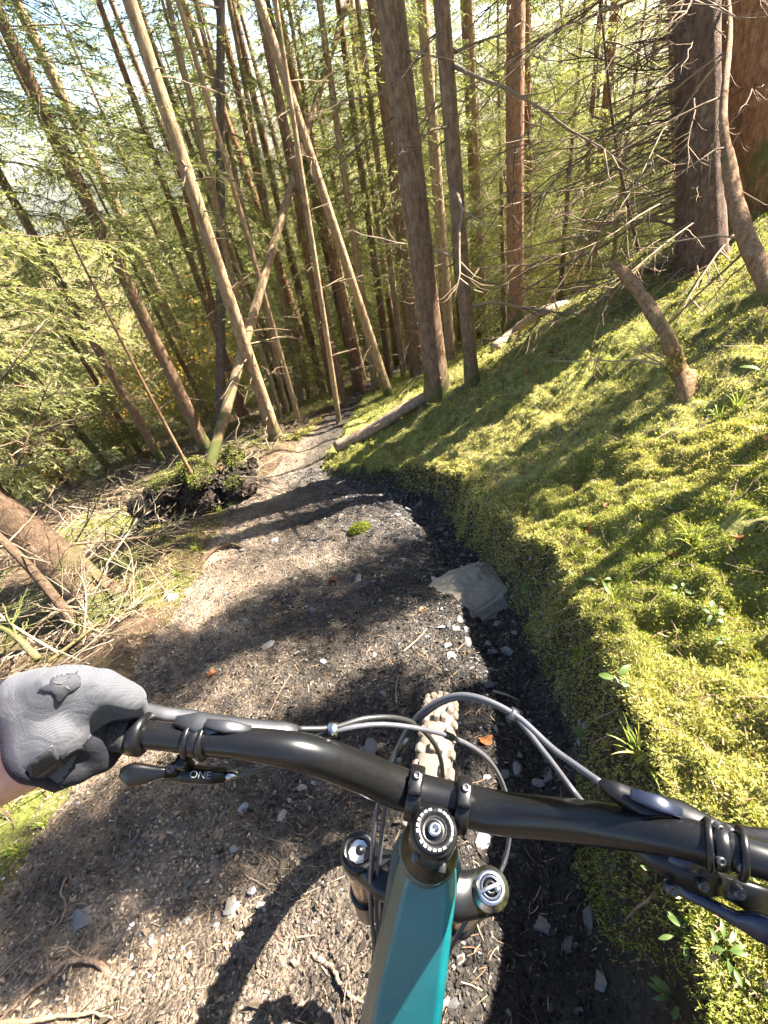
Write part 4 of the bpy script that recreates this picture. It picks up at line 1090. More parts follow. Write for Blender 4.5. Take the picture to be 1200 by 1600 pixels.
# scale marks printed on the bar
a = Acc()
for i in range(9):
    c = B(-.222 - i * .003, *bar_at(-.222 - i * .003)); d = nrm(BP * .75 + BU * .66); rbox(a, c + d * .0111, (bar_dir(-.23), nrm(np.cross(bar_dir(-.23), d)), d), (.0011, .0004, .0001), .2)
obj('bar_marks', a, M['white'], hb)

# stem
stem = Acc()
pr = np.array([(-.019, -.019), (.019, -.019), (.021, -.012), (.021, .010), (.016, .018), (-.016, .018), (-.021, .010), (-.021, -.012)])
ring(stem, B(0, 0, 0), BU, [(.0135, -.002), (.0178, -.002), (.0195, -.004), (.0202, -.012), (.0205, -.040), (.019, -.045), (.013, -.045)], 36)
sweep(stem, [B(0, -.004, -.024), B(0, .012, -.025), B(0, .020, -.026)], BR, BU, [pr * .92, pr * .95, pr * 1.0])
st = obj('stem', stem, M['black'], bike)
for sgn in (-1, 1):
    a = Acc(); c = B(sgn * .0215, .03, -.024 if sgn else 0); ring(a, c, BR, [(.0172, -.0065), (.0222, -.0065), (.0235, -.005), (.0235, .005), (.0222, .0065), (.0172, .0065)], 30)
    rbox(a, c + BP * .001 + BU * .0245, (BR, BP, BU), (.0062, .010, .0045), .3); rbox(a, c + BP * .001 - BU * .0245, (BR, BP, BU), (.0062, .010, .0045), .3)
    fp = obj('bar_clamp', a, M['black'], st)
    a = Acc(); ring(a, c + BP * .006 + BU * .029, BU, [(.0, .0012), (.0012, .0012), (.0018, .0022), (.0034, .0022), (.0036, -.002)], 14); obj('clamp_bolt', a, M['alloy'], st)
a = Acc(); ring(a, BO, BU, [(.0, .0006), (.006, .0006), (.0066, -.0006), (.0108, -.0006), (.0112, .002), (.0128, .0026), (.0162, .0026), (.0172, .0012), (.0172, -.004)], 40); obj('top_cap', a, M['black'], st)
a = Acc(); ring(a, BO, BU, [(0, .0018), (.0020, .0018), (.0022, .0050), (.0048, .0050), (.0054, .0040), (.0054, .0)], 6 * 4); obj('cap_bolt', a, M['chrome'], st)
a = Acc()
for k in range(22):
    if k % 7 == 6: continue
    t_ = k * 2 * math.pi / 22; d = BR * math.cos(t_) + BP * math.sin(t_); rbox(a, BO + d * .0146 + BU * .0028, (d, nrm(np.cross(BU, d)), BU), (.0010, .0014, .0002), .2)
obj('cap_print', a, M['dull_print'], st)
a = Acc()
for sgn in (-1, 1): ring(a, B(sgn * .012, -.0195, -.030 if sgn > 0 else -.018), BP, [(0, -.003), (.0018, -.003), (.003, -.0025), (.003, .004)], 12)
obj('pinch_bolt', a, M['alloy'], st)
a = Acc(); ring(a, BO, BU, [(.012, -.045), (.0185, -.0455), (.0185, -.052), (.0182, -.053), (.0185, -.054), (.0188, -.061), (.026, -.068), (.0265, -.074), (.01, -.075)], 36); obj('spacers', a, M['black'], bike)

# frame: head tube, teal top tube, down tube, seat tube
a = Acc(); ring(a, BO, BU, [(.012, -.072), (.027, -.073), (.028, -.08), (.0265, -.10), (.0265, -.15), (.030, -.165), (.030, -.176), (.012, -.176)], 36); obj('head_tube', a, M['teal_dark'], bike)
tt0, tt1 = at(668, 1372, .452), at(626, 1610, .470); td = nrm(tt1 - tt0)
tup = nrm(BU - td * BU.dot(td)); tsd = nrm(np.cross(tup, td)); tsd = tsd if tsd.dot(BR) > 0 else -tsd
ts = np.array([-.012, 0, .018, .05, .09, .14, .20, .3, .46]); hw = np.array([.020, .0262, .0295, .0315, .034, .037, .0385, .038, .034]); hh = np.array([.016, .02, .022, .023, .023, .022, .021, .02, .018])
prof = np.array([[(-w + .010, h), (w - .006, h), (w, h - .010), (w + .001, -h + .010), (w - .012, -h), (-w + .012, -h), (-w - .003, -h + .012), (-w - .002, h - .012)] for w, h in zip(hw, hh)])
cpts = np.array([tt0 + td * t_ - tup * (h + .001) for t_, h in zip(ts, hh)])
V = []; a = Acc(); sweep(a, cpts, tsd, tup, prof)
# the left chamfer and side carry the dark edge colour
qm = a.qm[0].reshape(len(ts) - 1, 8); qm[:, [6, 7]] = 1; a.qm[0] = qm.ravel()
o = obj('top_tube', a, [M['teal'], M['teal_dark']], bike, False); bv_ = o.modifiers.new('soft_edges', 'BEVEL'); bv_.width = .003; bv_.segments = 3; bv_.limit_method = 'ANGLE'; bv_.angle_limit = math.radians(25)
a = Acc(); ax_ = np.array([B(0, -.01, -.115), B(0, -.10, -.25), B(-.03, -.30, -.50), B(-.06, -.52, -.66)])
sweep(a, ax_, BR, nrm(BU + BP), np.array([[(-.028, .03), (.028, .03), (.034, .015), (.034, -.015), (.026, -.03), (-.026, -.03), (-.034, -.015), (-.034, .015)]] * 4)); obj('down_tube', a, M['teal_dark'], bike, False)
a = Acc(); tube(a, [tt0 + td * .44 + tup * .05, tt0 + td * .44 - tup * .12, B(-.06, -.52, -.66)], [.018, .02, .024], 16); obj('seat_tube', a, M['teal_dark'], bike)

# fork
fork = Acc(); cr = [(-.098, -.012), (-.098, .012), (.098, .012), (.098, -.012)]
sweep(fork, [B(-.0725, .0, -.196), B(-.045, -.012, -.186), B(0, -.016, -.182), B(.045, -.012, -.186), B(.0725, 0, -.196)], BP, BU, np.array([(-.022, -.016), (.020, -.016), (.022, .008), (.012, .014), (-.014, .014), (-.022, .008)]))
for sgn in (-1, 1): ring(fork, B(sgn * .0725, 0, 0), BU, [(.016, -.178), (.0200, -.179), (.0212, -.182), (.0212, -.206), (.0200, -.212), (.018, -.212)], 32)
fk = obj('fork_crown', fork, M['black'], bike)
for sgn in (-1, 1):
    a = Acc(); ring(a, B(sgn * .0725, 0, 0), BU, [(.0178, -.20), (.0178, -.46)], 32); obj('stanchion', a, M['kashima'], bike)
    a = Acc(); ring(a, B(sgn * .0725, 0, 0), BU, [(.018, -.452), (.0235, -.453), (.0238, -.47), (.0225, -.48), (.0225, -.68), (.02, -.72), (.014, -.735), (0, -.735)], 28); obj('fork_lower', a, M['black'], bike)
    a = Acc(); ring(a, B(sgn * .0725, 0, 0), BU, [(.0186, -.224), (.0192, -.226), (.0192, -.240), (.0186, -.242)], 28); obj('travel_ring', a, M['black'], bike)
a = Acc(); tube(a, curve([B(-.0725, .02, -.46), B(-.055, .035, -.40), B(0, .04, -.375), B(.055, .035, -.40), B(.0725, .02, -.46)], 16), .010, 10); obj('fork_arch', a, M['black'], bike)
# left cap (black, with cut-outs) and right damper dial (bright)
c = B(-.0725, 0, -.176); a = Acc(); ring(a, c, BU, [(0, -.006), (.0110, -.006), (.0125, -.001), (.0135, .0015), (.0185, .0015), (.0198, -.001), (.0198, -.006)], 32); cp = obj('air_cap', a, M['black'], bike)
a = Acc(); ring(a, c, BU, [(.0, -.0035), (.0105, -.0035), (.0118, -.0022)], 9); obj('cap_face', a, M['chrome'], cp)
a = Acc(); ring(a, c + BR * .001 + BP * .002, BU, [(0, -.001), (.004, -.001), (.005, -.0035)], 10); obj('cap_valve', a, M['black'], cp)
a = Acc(); ring(a, B(-.0725, 0, -.212), BU, [(.0185, 0), (.0192, -.001), (.0192, -.0035), (.0185, -.0045)], 32); obj('red_ring', a, M['red'], cp)
c = B(.0725, 0, -.176); a = Acc(); ring(a, c, BU, [(.012, .008), (.0150, .008), (.0158, .006), (.0158, .001), (.0205, .0), (.0205, -.006)], 40); dial = obj('damper_dial', a, M['chrome'], bike)
a = Acc(); ring(a, c, BU, [(0, .004), (.0035, .004), (.0035, .0075), (.0062, .0075), (.0070, .005), (.0112, .004), (.0115, -.002)], 28); obj('dial_centre', a, M['black'], dial)
a = Acc(); rbox(a, c + BU * .0075, (nrm(BR + .6 * BP), nrm(BP - .6 * BR), BU), (.0145, .0022, .0016), .3)
ring(a, c + BR * .007 + BU * .006, BU, [(0, .003), (.003, .003), (.0035, 0)], 12); obj('dial_lever', a, M['chrome'], dial)
a = Acc(); ring(a, c, BU, [(.0085, .0065), (.0105, .0068), (.0118, .006)], 30); obj('dial_ring', a, M['blue_black'], dial)

# front wheel
wheel = Acc(); R_ = .371; tw = .031
nseg = 96; thw = np.arange(nseg) * 2 * np.pi / nseg; prof = [(R_ - .052, .012), (R_ - .045, .026), (R_ - .028, .0315), (R_ - .012, .026), (R_ - .006, .012), (R_ - .005, 0), (R_ - .006, -.012), (R_ - .012, -.026), (R_ - .028, -.0315), (R_ - .045, -.026), (R_ - .052, -.012)]
ring(wheel, WHEEL, BR, prof, nseg)
whl = bpy.data.objects.new('front_wheel', None); COL.objects.link(whl); whl.parent = bike; whl['_base'] = [float(q) for q in WHEEL]; whl.location = tuple(WHEEL - np.array(bike['_base']))
ty = obj('tyre', wheel, M['tyre'], whl)
kn = Acc(); rk = np.random.default_rng(8)


def knob(th_, y, dr, sz, tilt=0):
    d = BP * math.cos(th_) + BU * math.sin(th_); tn = -BP * math.sin(th_) + BU * math.cos(th_)
    n_ = nrm(d * math.cos(tilt) + BR * math.sin(tilt)); s_ = nrm(BR * math.cos(tilt) - d * math.sin(tilt))
    rbox(kn, WHEEL + d * dr + BR * y, (tn, s_, n_), sz, .28)


nk = 56
for k in range(nk):
    t_ = k * 2 * math.pi / nk; j = lambda s=.0012: rk.normal(0, s)
    if k % 2 == 0:
        for sg in (-1, 1): knob(t_ + j(.003), sg * .0065 + j(), R_ - .001, (.0105, .0058, .0070))
    else:
        for sg in (-1, 1): knob(t_ + j(.003), sg * .0165 + j(), R_ - .004, (.0105, .0062, .0065), sg * .40)
    for sg in (-1, 1): knob(t_ + j(.003), sg * .0270 + j(), R_ - .0125, (.0115 if k % 2 else .009, .0060, .0075), sg * .95)
obj('tread_knobs', kn, M['tyre'], ty, False)
a = Acc(); ring(a, WHEEL, BR, [(R_ - .052, .015), (R_ - .056, .016), (R_ - .072, .011), (R_ - .074, 0), (R_ - .072, -.011), (R_ - .056, -.016), (R_ - .052, -.015)], 64); obj('rim', a, M['black'], whl)
a = Acc(); ring(a, WHEEL, BR, [(0, -.055), (.01, -.055), (.012, -.05), (.028, -.03), (.028, -.026), (.014, -.02), (.014, .02), (.028, .026), (.028, .03), (.012, .05), (.01, .055), (0, .055)], 20)
tube(a, [WHEEL - BR * .07, WHEEL + BR * .07], .008, 10); obj('hub', a, M['black'], whl)
for sg in (-1, 1):
    a = Acc(); tube(a, [B(sg * .0725, .0, -.70), WHEEL + BR * sg * .066], [.018, .014], 12); obj('dropout', a, M['black'], bike)
a = Acc()
for k in range(28):
    t_ = k * 2 * math.pi / 28; sg = 1 if k % 2 else -1; t2 = t_ + (.45 if (k // 2) % 2 else -.45)
    tube(a, [WHEEL + (BP * math.cos(t2) + BU * math.sin(t2)) * .027 + BR * sg * .028, WHEEL + (BP * math.cos(t_) + BU * math.sin(t_)) * (R_ - .073)], .001, 4)
obj('spokes', a, M['black'], whl)


# cockpit controls: pixel-free shapes in the steering frame, built along the bar
def bbox_path(pts, widths, heights, mname, nm, parent, up=None, tw=0.3):
    pts = np.array([B(*q) for q in pts]); t_, _, _ = frames(pts); acc = Acc(); n = len(pts)
    up = np.array(up if up is not None else BU); ups = np.array([nrm(up - q * up.dot(q)) for q in t_]); sd_ = np.array([np.cross(q, w) for q, w in zip(t_, ups)])
    c = .32; prof = np.array([[(-w, -h * (1 - c)), (-w * (1 - c), -h), (w * (1 - c), -h), (w, -h * (1 - c)), (w, h * (1 - c)), (w * (1 - c), h), (-w * (1 - c), h), (-w, h * (1 - c))] for w, h in zip(widths, heights)])
    sweep(acc, pts, sd_, ups, prof); return obj(nm, acc, M[mname], parent, True)


def binv(px, py, d):
    q = at(px, py, d) - BO; return (q.dot(BR), q.dot(BP), q.dot(BU))


# left brake
lb = collar(-.207, .014, .0142, nm='left_brake'); lb.name = 'brake_lever'
collar(-.213, .0045, .0160, parent=lb, nm='clamp_band'); collar(-.200, .0045, .0160, parent=lb, nm='clamp_band')
bbox_path([binv(275, 1128, .405), binv(310, 1131, .405), binv(350, 1139, .408), binv(400, 1144, .412), binv(445, 1146, .416), binv(466, 1141, .418)], [.004, .0085, .0095, .009, .0085, .004], [.004, .007, .008, .008, .007, .004], 'alloy', 'reservoir', lb)
bbox_path([binv(322, 1131, .398), binv(355, 1136, .398), binv(392, 1141, .401)], [.0035, .005, .003], [.003, .003, .003], 'alloy', 'reservoir_lid', lb)
a = Acc(); ring(a, B(*binv(443, 1149, .407)), nrm(CAM - B(*binv(443, 1149, .407))), [(0, .0), (.0016, .0), (.0018, .0014), (.0036, .0014), (.004, 0), (.004, -.004)], 16); obj('bleed_screw', a, M['chrome'], lb)
bbox_path([binv(345, 1128, .43), binv(300, 1120, .43), binv(262, 1117, .425), binv(225, 1108, .425), binv(150, 1085, .425)], [.004, .0055, .006, .0055, .005], [.003, .0035, .0035, .003, .003], 'alloy', 'lever_blade', lb)
# dropper remote under the bar
dr = bbox_path([binv(262, 1206, .410), binv(290, 1209, .409), binv(325, 1212, .408), binv(352, 1211, .408)], [.0045, .0062, .0058, .0048], [.005, .006, .0055, .005], 'black', 'dropper_remote', bike, up=-RC[:, 2])
bbox_path([binv(278, 1206, .405), binv(250, 1207, .403), binv(225, 1209, .401), binv(205, 1211, .399), binv(188, 1206, .398)], [.0035, .0042, .0075, .0100, .0035], [.003, .0025, .003, .003, .002], 'black', 'thumb_paddle', dr, up=-RC[:, 2])
a = Acc(); rbox(a, B(*binv(288, 1194, .407)), AX, (.006, .006, .010), .25); obj('mount', a, M['black'], dr)
a = Acc(); ring(a, B(*binv(267, 1201, .401)), -RC[:, 2], [(0, .0), (.0018, .0), (.002, .0016), (.0034, .0016), (.004, 0), (.004, -.004)], 14); obj('pivot_bolt', a, M['alloy'], dr)
bbox_path([binv(350, 1211, .408), binv(362, 1211, .408), binv(372, 1210, .409)], [.0035, .003, .0022], [.0035, .003, .0022], 'chrome', 'barrel', dr)
fc = bpy.data.curves.new('remote_text', 'FONT'); fc.body = 'ONE'; fc.size = .0085; fc.extrude = .0001; fc.align_x = 'CENTER'; fc.align_y = 'CENTER'; fc.shear = .15; fc.materials.append(M['dull_print'])
_t = bpy.data.objects.new('t', fc); COL.objects.link(_t); _me = bpy.data.meshes.new_from_object(_t.evaluated_get(bpy.context.evaluated_depsgraph_get())); bpy.data.objects.remove(_t)
ft = link('lettering', _me, M['dull_print'], dr)
fx = nrm(at(352, 1211, .4) - at(262, 1206, .4)); fz = -RC[:, 2]; fz = nrm(fz - fx * fz.dot(fx)); fy = np.cross(fz, fx); pos = at(312, 1211, .4012) - np.array(dr['_base'])
ft.matrix_local = Matrix(((fx[0], fy[0], fz[0], pos[0]), (fx[1], fy[1], fz[1], pos[1]), (fx[2], fy[2], fz[2], pos[2]), (0, 0, 0, 1)))
# right brake and shifter
rb = collar(.180, .010, .0140, nm='brake_lever')
collar(.174, .0042, .0160, parent=rb, nm='clamp_band'); collar(.190, .0042, .0160, parent=rb, nm='clamp_band')
bbox_path([binv(938, 1223, .355), binv(965, 1238, .350), binv(1000, 1258, .345), binv(1060, 1274, .335), binv(1110, 1296, .325), binv(1160, 1312, .318)], [.0035, .006, .0082, .0088, .007, .005], [.0035, .006, .0075, .0075, .006, .004], 'black', 'reservoir', rb)
bbox_path([binv(985, 1240, .339), binv(1030, 1256, .332), binv(1065, 1272, .327)], [.0035, .0055, .003], [.002, .0025, .002], 'blue_black', 'reservoir_lid', rb)
bbox_path([binv(1120, 1293, .335), binv(1165, 1308, .33), binv(1215, 1314, .32), binv(1300, 1340, .31)], [.004, .006, .006, .005], [.003, .004, .003, .003], 'black', 'lever_blade', rb)
for px, py, d in ((1127, 1346, .302), (1160, 1357, .298), (1125, 1296, .312), (1143, 1301, .312)):
    a = Acc(); ring(a, at(px, py, d), -RC[:, 2], [(0, 0), (.0013, 0), (.0015, .0012), (.0026, .0012), (.003, 0), (.003, -.004)], 12); obj('clamp_bolt', a, M['alloy'], rb)
sh = bbox_path([binv(985, 1322, .345), binv(1020, 1335, .34), binv(1060, 1352, .335), binv(1100, 1368, .333), binv(1140, 1378, .333)], [.004, .007, .0100, .0110, .007], [.004, .007, .009, .009, .007], 'black', 'shifter', bike, up=-RC[:, 2])
bbox_path([binv(1045, 1338, .322), binv(1075, 1350, .320), binv(1100, 1358, .319)], [.003, .0045, .003], [.002, .002, .002], 'blue_black', 'indicator_cover', sh, up=-RC[:, 2])
bbox_path([binv(1055, 1385, .338), binv(1100, 1408, .33), binv(1150, 1435, .32), binv(1185, 1448, .312), binv(1225, 1462, .305)], [.0040, .0035, .0042, .0085, .0085], [.003, .003, .003, .0035, .003], 'blue_black', 'release_paddle', sh, up=-RC[:, 2])
bbox_path([binv(1120, 1380, .33), binv(1165, 1398, .325), binv(1215, 1412, .32)], [.006, .009, .008], [.003, .003, .003], 'black', 'thumb_paddle', sh, up=-RC[:, 2])
for px, py, d in ((1050, 1391, .325), (1156, 1397, .318), (1100, 1385, .322)):
    a = Acc(); ring(a, at(px, py, d), -RC[:, 2], [(0, 0), (.0018, 0), (.002, .0014), (.0034, .0014), (.004, 0), (.004, -.004)], 12); obj('bolt', a, M['alloy'], sh)

# cables and hoses
def cable(pp, r, mname, nm='cable'):
    a = Acc(); tube(a, curve([at(*q) for q in pp], 60), r, 10); return obj(nm, a, M[mname], bike)


cable([(464, 1139, .417), (520, 1137, .425), (570, 1123, .435), (620, 1122, .452), (655, 1136, .475), (683, 1170, .50), (692, 1215, .53), (690, 1290, .56), (650, 1370, .60), (620, 1450, .66)], .0025, 'hose_dark', 'brake_hose')
dc = cable([(370, 1210, .409), (402, 1203, .42), (440, 1185, .44), (480, 1160, .435), (520, 1143, .425), (600, 1132, .435), (695, 1148, .455), (758, 1182, .475), (788, 1232, .50), (797, 1290, .525), (787, 1350, .53), (760, 1395, .53), (728, 1440, .53), (705, 1480, .535), (690, 1520, .56)], .0024, 'hose')
c3 = cable([(912, 1256, .40), (893, 1232, .415), (850, 1175, .42), (800, 1117, .43), (745, 1093, .445), (700, 1094, .46), (655, 1125, .475), (622, 1183, .49), (602, 1260, .50), (594, 1330, .51), (588, 1400, .53), (592, 1470, .56), (600, 1540, .60)], .0025, 'hose')
c4 = cable([(940, 1224, .357), (900, 1196, .38), (862, 1168, .40), (805, 1117, .425), (745, 1089, .44), (697, 1090, .455), (650, 1121, .47), (614, 1185, .485), (590, 1260, .495), (582, 1330, .505), (579, 1400, .525), (584, 1470, .555), (592, 1540, .60)], .0026, 'hose', 'brake_hose')
a = Acc(); tube(a, [at(513, 1140, .424), at(527, 1140, .424)], .0065, 12, flat=.8); obj('cable_clip', a, M['chrome'], bike)
a = Acc(); tube(a, [at(696, 1148, .455), at(708, 1153, .457)], .0034, 10); obj('cable_joint', a, M['black'], dc)
a = Acc(); tube(a, [at(796, 1113, .428), at(806, 1121, .427)], .0065, 12, flat=.7); obj('cable_clip', a, M['alloy'], bike)
a = Acc(); tube(a, [at(620, 1181, .488), at(613, 1201, .49)], .0065, 12, flat=.8); obj('cable_clip', a, M['alloy'], bike)
a = Acc(); tube(a, [at(636, 1150, .478), at(624, 1172, .484)], .0046, 12); obj('cable_clip', a, M['alloy'], bike)

# ------------------------------------------------------------------ the rider's left hand on the grip
def capsule(acc, p0, r0, p1, r1, k=7, seg=14):
    p0, p1 = np.asarray(p0), np.asarray(p1); d = nrm(p1 - p0)
    pts = []; rad = []
    for t in np.linspace(-1, -.12, k): pts.append(p0 + d * r0 * t); rad.append(r0 * math.sqrt(max(1e-4, 1 - t * t)))
    for t in np.linspace(.12, 1, k): pts.append(p1 + d * r1 * t); rad.append(r1 * math.sqrt(max(1e-4, 1 - t * t)))
    tube(acc, pts, rad, seg)


def blob(acc, voxel=.0022, smooth=10):
    """weld overlapping solids into one continuous skin"""
    me = acc.mesh('tmp'); o = bpy.data.objects.new('tmp', me); COL.objects.link(o)
    r = o.modifiers.new('r', 'REMESH'); r.mode = 'VOXEL'; r.voxel_size = voxel
    s = o.modifiers.new('s', 'SMOOTH'); s.iterations = smooth; s.factor = .5
    dg = bpy.context.evaluated_depsgraph_get(); e = o.evaluated_get(dg); m2 = e.to_mesh()
    V = np.empty(len(m2.vertices) * 3); m2.vertices.foreach_get('co', V); F = [list(p.vertices) for p in m2.polygons]
    e.to_mesh_clear(); bpy.data.objects.remove(o); bpy.data.meshes.remove(me)
    return V.reshape(-1, 3), F


person = thing('person', "rider's left forearm and hand in a grey glove gripping the handlebar", 'person', at(0, 1215, .40))
h = Acc(); V3 = lambda px, py, d: at(px, py, d)
mm = 1e-3
# back of the hand: metacarpals from wrist to knuckles (index, middle, ring, little)
wrist = V3(22, 1203, .385)
kn_i, kn_m, kn_r, kn_p = V3(158, 1074, .376), V3(92, 1072, .366), V3(32, 1080, .372), V3(-22, 1098, .384)
for kn_, r_ in ((kn_i, 15), (kn_m, 16), (kn_r, 15), (kn_p, 13)):
    capsule(h, wrist + (kn_ - wrist) * .08, 22 * mm, wrist + (kn_ - wrist) * .55, 19 * mm); capsule(h, wrist + (kn_ - wrist) * .5, 18 * mm, kn_, r_ * mm)
capsule(h, V3(90, 1140, .374), 24 * mm, V3(45, 1175, .380), 25 * mm)
capsule(h, V3(60, 1110, .376), 20 * mm, V3(120, 1110, .380), 18 * mm)
# index finger reaching for the brake lever, then curling down
capsule(h, kn_i, 14.5 * mm, V3(205, 1092, .388), 12.0 * mm); capsule(h, V3(205, 1092, .388), 11.8 * mm, V3(214, 1110, .412), 9.5 * mm); capsule(h, V3(214, 1110, .412), 9.2 * mm, V3(208, 1124, .430), 8.0 * mm)
# middle, ring and little fingers wrapped round the grip
grip_c = lambda r: B(r, *bar_at(r))
for kn_, r_, rg_ in ((kn_m, 12.5, -.305), (kn_r, 12, -.330), (kn_p, 11, -.355)):
    c = grip_c(rg_); f1 = c + BP * .030 + BU * .004; f2 = c + BP * .020 - BU * .024; f3 = c - BP * .012 - BU * .028
    capsule(h, kn_, r_ * mm, f1, (r_ - 1) * mm); capsule(h, f1, (r_ - 1) * mm, f2, (r_ - 2) * mm); capsule(h, f2, (r_ - 2) * mm, f3, (r_ - 3) * mm)
# thumb: ball of the thumb, then round the inside of the grip
capsule(h, V3(60, 1195, .388), 21 * mm, V3(118, 1190, .398), 18.5 * mm); capsule(h, V3(118, 1190, .398), 18.5 * mm, V3(158, 1172, .410), 15.5 * mm); capsule(h, V3(140, 1150, .392), 15 * mm, V3(158, 1180, .408), 15 * mm)
capsule(h, V3(160, 1172, .412), 14.5 * mm, V3(172, 1172, .432), 12 * mm); capsule(h, V3(172, 1172, .432), 12 * mm, V3(176, 1150, .452), 10 * mm)
# wrist inside the cuff
capsule(h, wrist, 27 * mm, V3(-8, 1212, .386), 28 * mm); capsule(h, V3(40, 1190, .384), 25 * mm, wrist, 27 * mm)
capsule(h, V3(150, 1082, .381), 15 * mm, V3(95, 1080, .374), 16 * mm); capsule(h, V3(95, 1080, .374), 16 * mm, V3(35, 1088, .378), 15 * mm); capsule(h, V3(130, 1100, .380), 17 * mm, V3(50, 1105, .378), 18 * mm)
capsule(h, V3(128, 1068, .375), 14.5 * mm, V3(110, 1068, .371), 15 * mm); capsule(h, V3(66, 1070, .371), 14 * mm, V3(50, 1074, .373), 14 * mm)
capsule(h, V3(160, 1104, .390), 13 * mm, V3(198, 1106, .401), 11 * mm)
GV, GF = blob(h, .0022, 24)
gbm = bmesh.new(); bv = [gbm.verts.new(v) for v in GV]
for f in GF:
    try: gbm.faces.new([bv[i] for i in f])
    except ValueError: pass
# cut the glove open at the wrist
cuff_n = nrm(V3(-70, 1228, .386) - V3(60, 1180, .386)); cuff_p = V3(26, 1192, .362)
bmesh.ops.bisect_plane(gbm, geom=gbm.verts[:] + gbm.edges[:] + gbm.faces[:], plane_co=Vector(cuff_p), plane_no=Vector(cuff_n), clear_outer=True)
bmesh.ops.recalc_face_normals(gbm, faces=gbm.faces[:])
gbm.verts.ensure_lookup_table(); gbm.verts.index_update(); gbm.normal_update()
gme = bpy.data.meshes.new('glove'); gbm.to_mesh(gme); BVH = BVHTree.FromBMesh(gbm)
NV = np.array([v.co[:] for v in gbm.verts]); gbm.free()
for m_ in (M['glove'], M['glove_dark']): gme.materials.append(m_)
for p in gme.polygons:
    p.use_smooth = True; px, py, d = proj(p.center); c_ = np.array(p.center)
    # dark palm: thumb side and everything under the hand
    edge = np.interp(px, [0, 95, 112, 130, 150, 175, 185, 230], [1260, 1222, 1196, 1164, 1140, 1126, 1124, 1118])
    nd = np.array(p.normal).dot(CAM - c_)
    p.material_index = 1 if (py > edge or d > np.interp(px, [0, 150, 180, 230], [.412, .408, .412, .425])) else 0
bs = np.array(person['_base']); V = np.empty(len(gme.vertices) * 3); gme.vertices.foreach_get('co', V); gme.vertices.foreach_set('co', (V.reshape(-1, 3) - bs).ravel()); gme.update()
glove = link('glove', gme, None, person); glove['_base'] = [float(q) for q in bs]
tag(glove, 'grey knit full-finger cycling glove with a dark animal-head emblem and dark palm')
# forearm
f = Acc(); capsule(f, V3(48, 1190, .388), 22 * mm, V3(0, 1208, .387), 24.5 * mm); capsule(f, V3(0, 1208, .387), 25 * mm, V3(-70, 1228, .375), 29 * mm); capsule(f, V3(-70, 1228, .375), 29 * mm, V3(-330, 1330, .33), 41 * mm)
FV, FF = blob(f, .004, 6); a = Acc(); a.add(FV, [q for q in FF if len(q) == 4], [q for q in FF if len(q) == 3]); obj('forearm', a, M['skin'], person)


def onglove(px, py, off):
    r = ray(px, py); hit = BVH.ray_cast(Vector(CAM), Vector(nrm(r)))
    if hit[0] is None: return at(px, py, .38)
    return np.array(hit[0]) - nrm(r) * off


def decal(poly, nm, mname, off, parent, thick=.0006, sub=2):
    """a thin patch that follows the glove, from an outline"""
    bm = bmesh.new(); vs = [bm.verts.new((x, y, 0)) for x, y in poly]; bm.faces.new(vs)
    bmesh.ops.triangulate(bm, faces=bm.faces[:])
    for _ in range(sub): bmesh.ops.subdivide_edges(bm, edges=[e for e in bm.edges if e.calc_length() > 5], cuts=1, use_grid_fill=False); bmesh.ops.triangulate(bm, faces=bm.faces[:])
    bm.verts.ensure_lookup_table(); bm.verts.index_update()
    a = Acc(); top = np.array([onglove(v.co.x, v.co.y, off) for v in bm.verts]); T = [[v.index for v in q.verts] for q in bm.faces]
    a.add(top, None, T); bm.free(); o = obj(nm, a, M[mname], parent)
    sol = o.modifiers.new('thickness', 'SOLIDIFY'); sol.thickness = thick; sol.offset = 0; return o


C4 = lambda pts: [(x / 4, 1020 + y / 4) for x, y in pts]
decal(C4([(235, 232), (272, 210), (312, 192), (316, 172), (335, 148), (345, 158), (358, 138), (370, 152), (384, 130), (396, 146), (420, 128), (428, 146), (418, 165), (438, 158), (462, 130), (490, 108), (482, 136), (500, 150), (490, 162), (506, 178), (494, 188), (506, 202), (488, 220), (462, 240), (434, 250), (416, 268), (396, 294), (368, 320), (350, 300), (345, 272), (318, 246), (280, 246)]), 'emblem', 'logo', .0013, glove, .0002, 3)
for pl in ([(322, 184), (345, 182), (374, 190), (402, 170), (410, 174), (384, 198), (345, 194)], [(404, 212), (422, 208), (440, 226), (436, 236), (420, 226)]):
    decal(C4(pl), 'emblem_cutout', 'glove', .0017, glove, .0003, 2)
decal(C4([(180, 690), (205, 660), (310, 580), (330, 575), (352, 610), (368, 660), (365, 700), (345, 735), (210, 830), (190, 820)]), 'cuff_strap', 'velcro', .0016, glove, .002)
decal(C4([(195, 690), (300, 604), (322, 600), (356, 668), (350, 685), (222, 775), (200, 760)]), 'strap_patch', 'rubber', .0030, glove, .0012)
decal(C4([(380, 668), (420, 622), (470, 592), (515, 585), (524, 600), (515, 622), (470, 635), (430, 660), (392, 700)]), 'pull_tab', 'glove_dark', .0022, glove, .002)
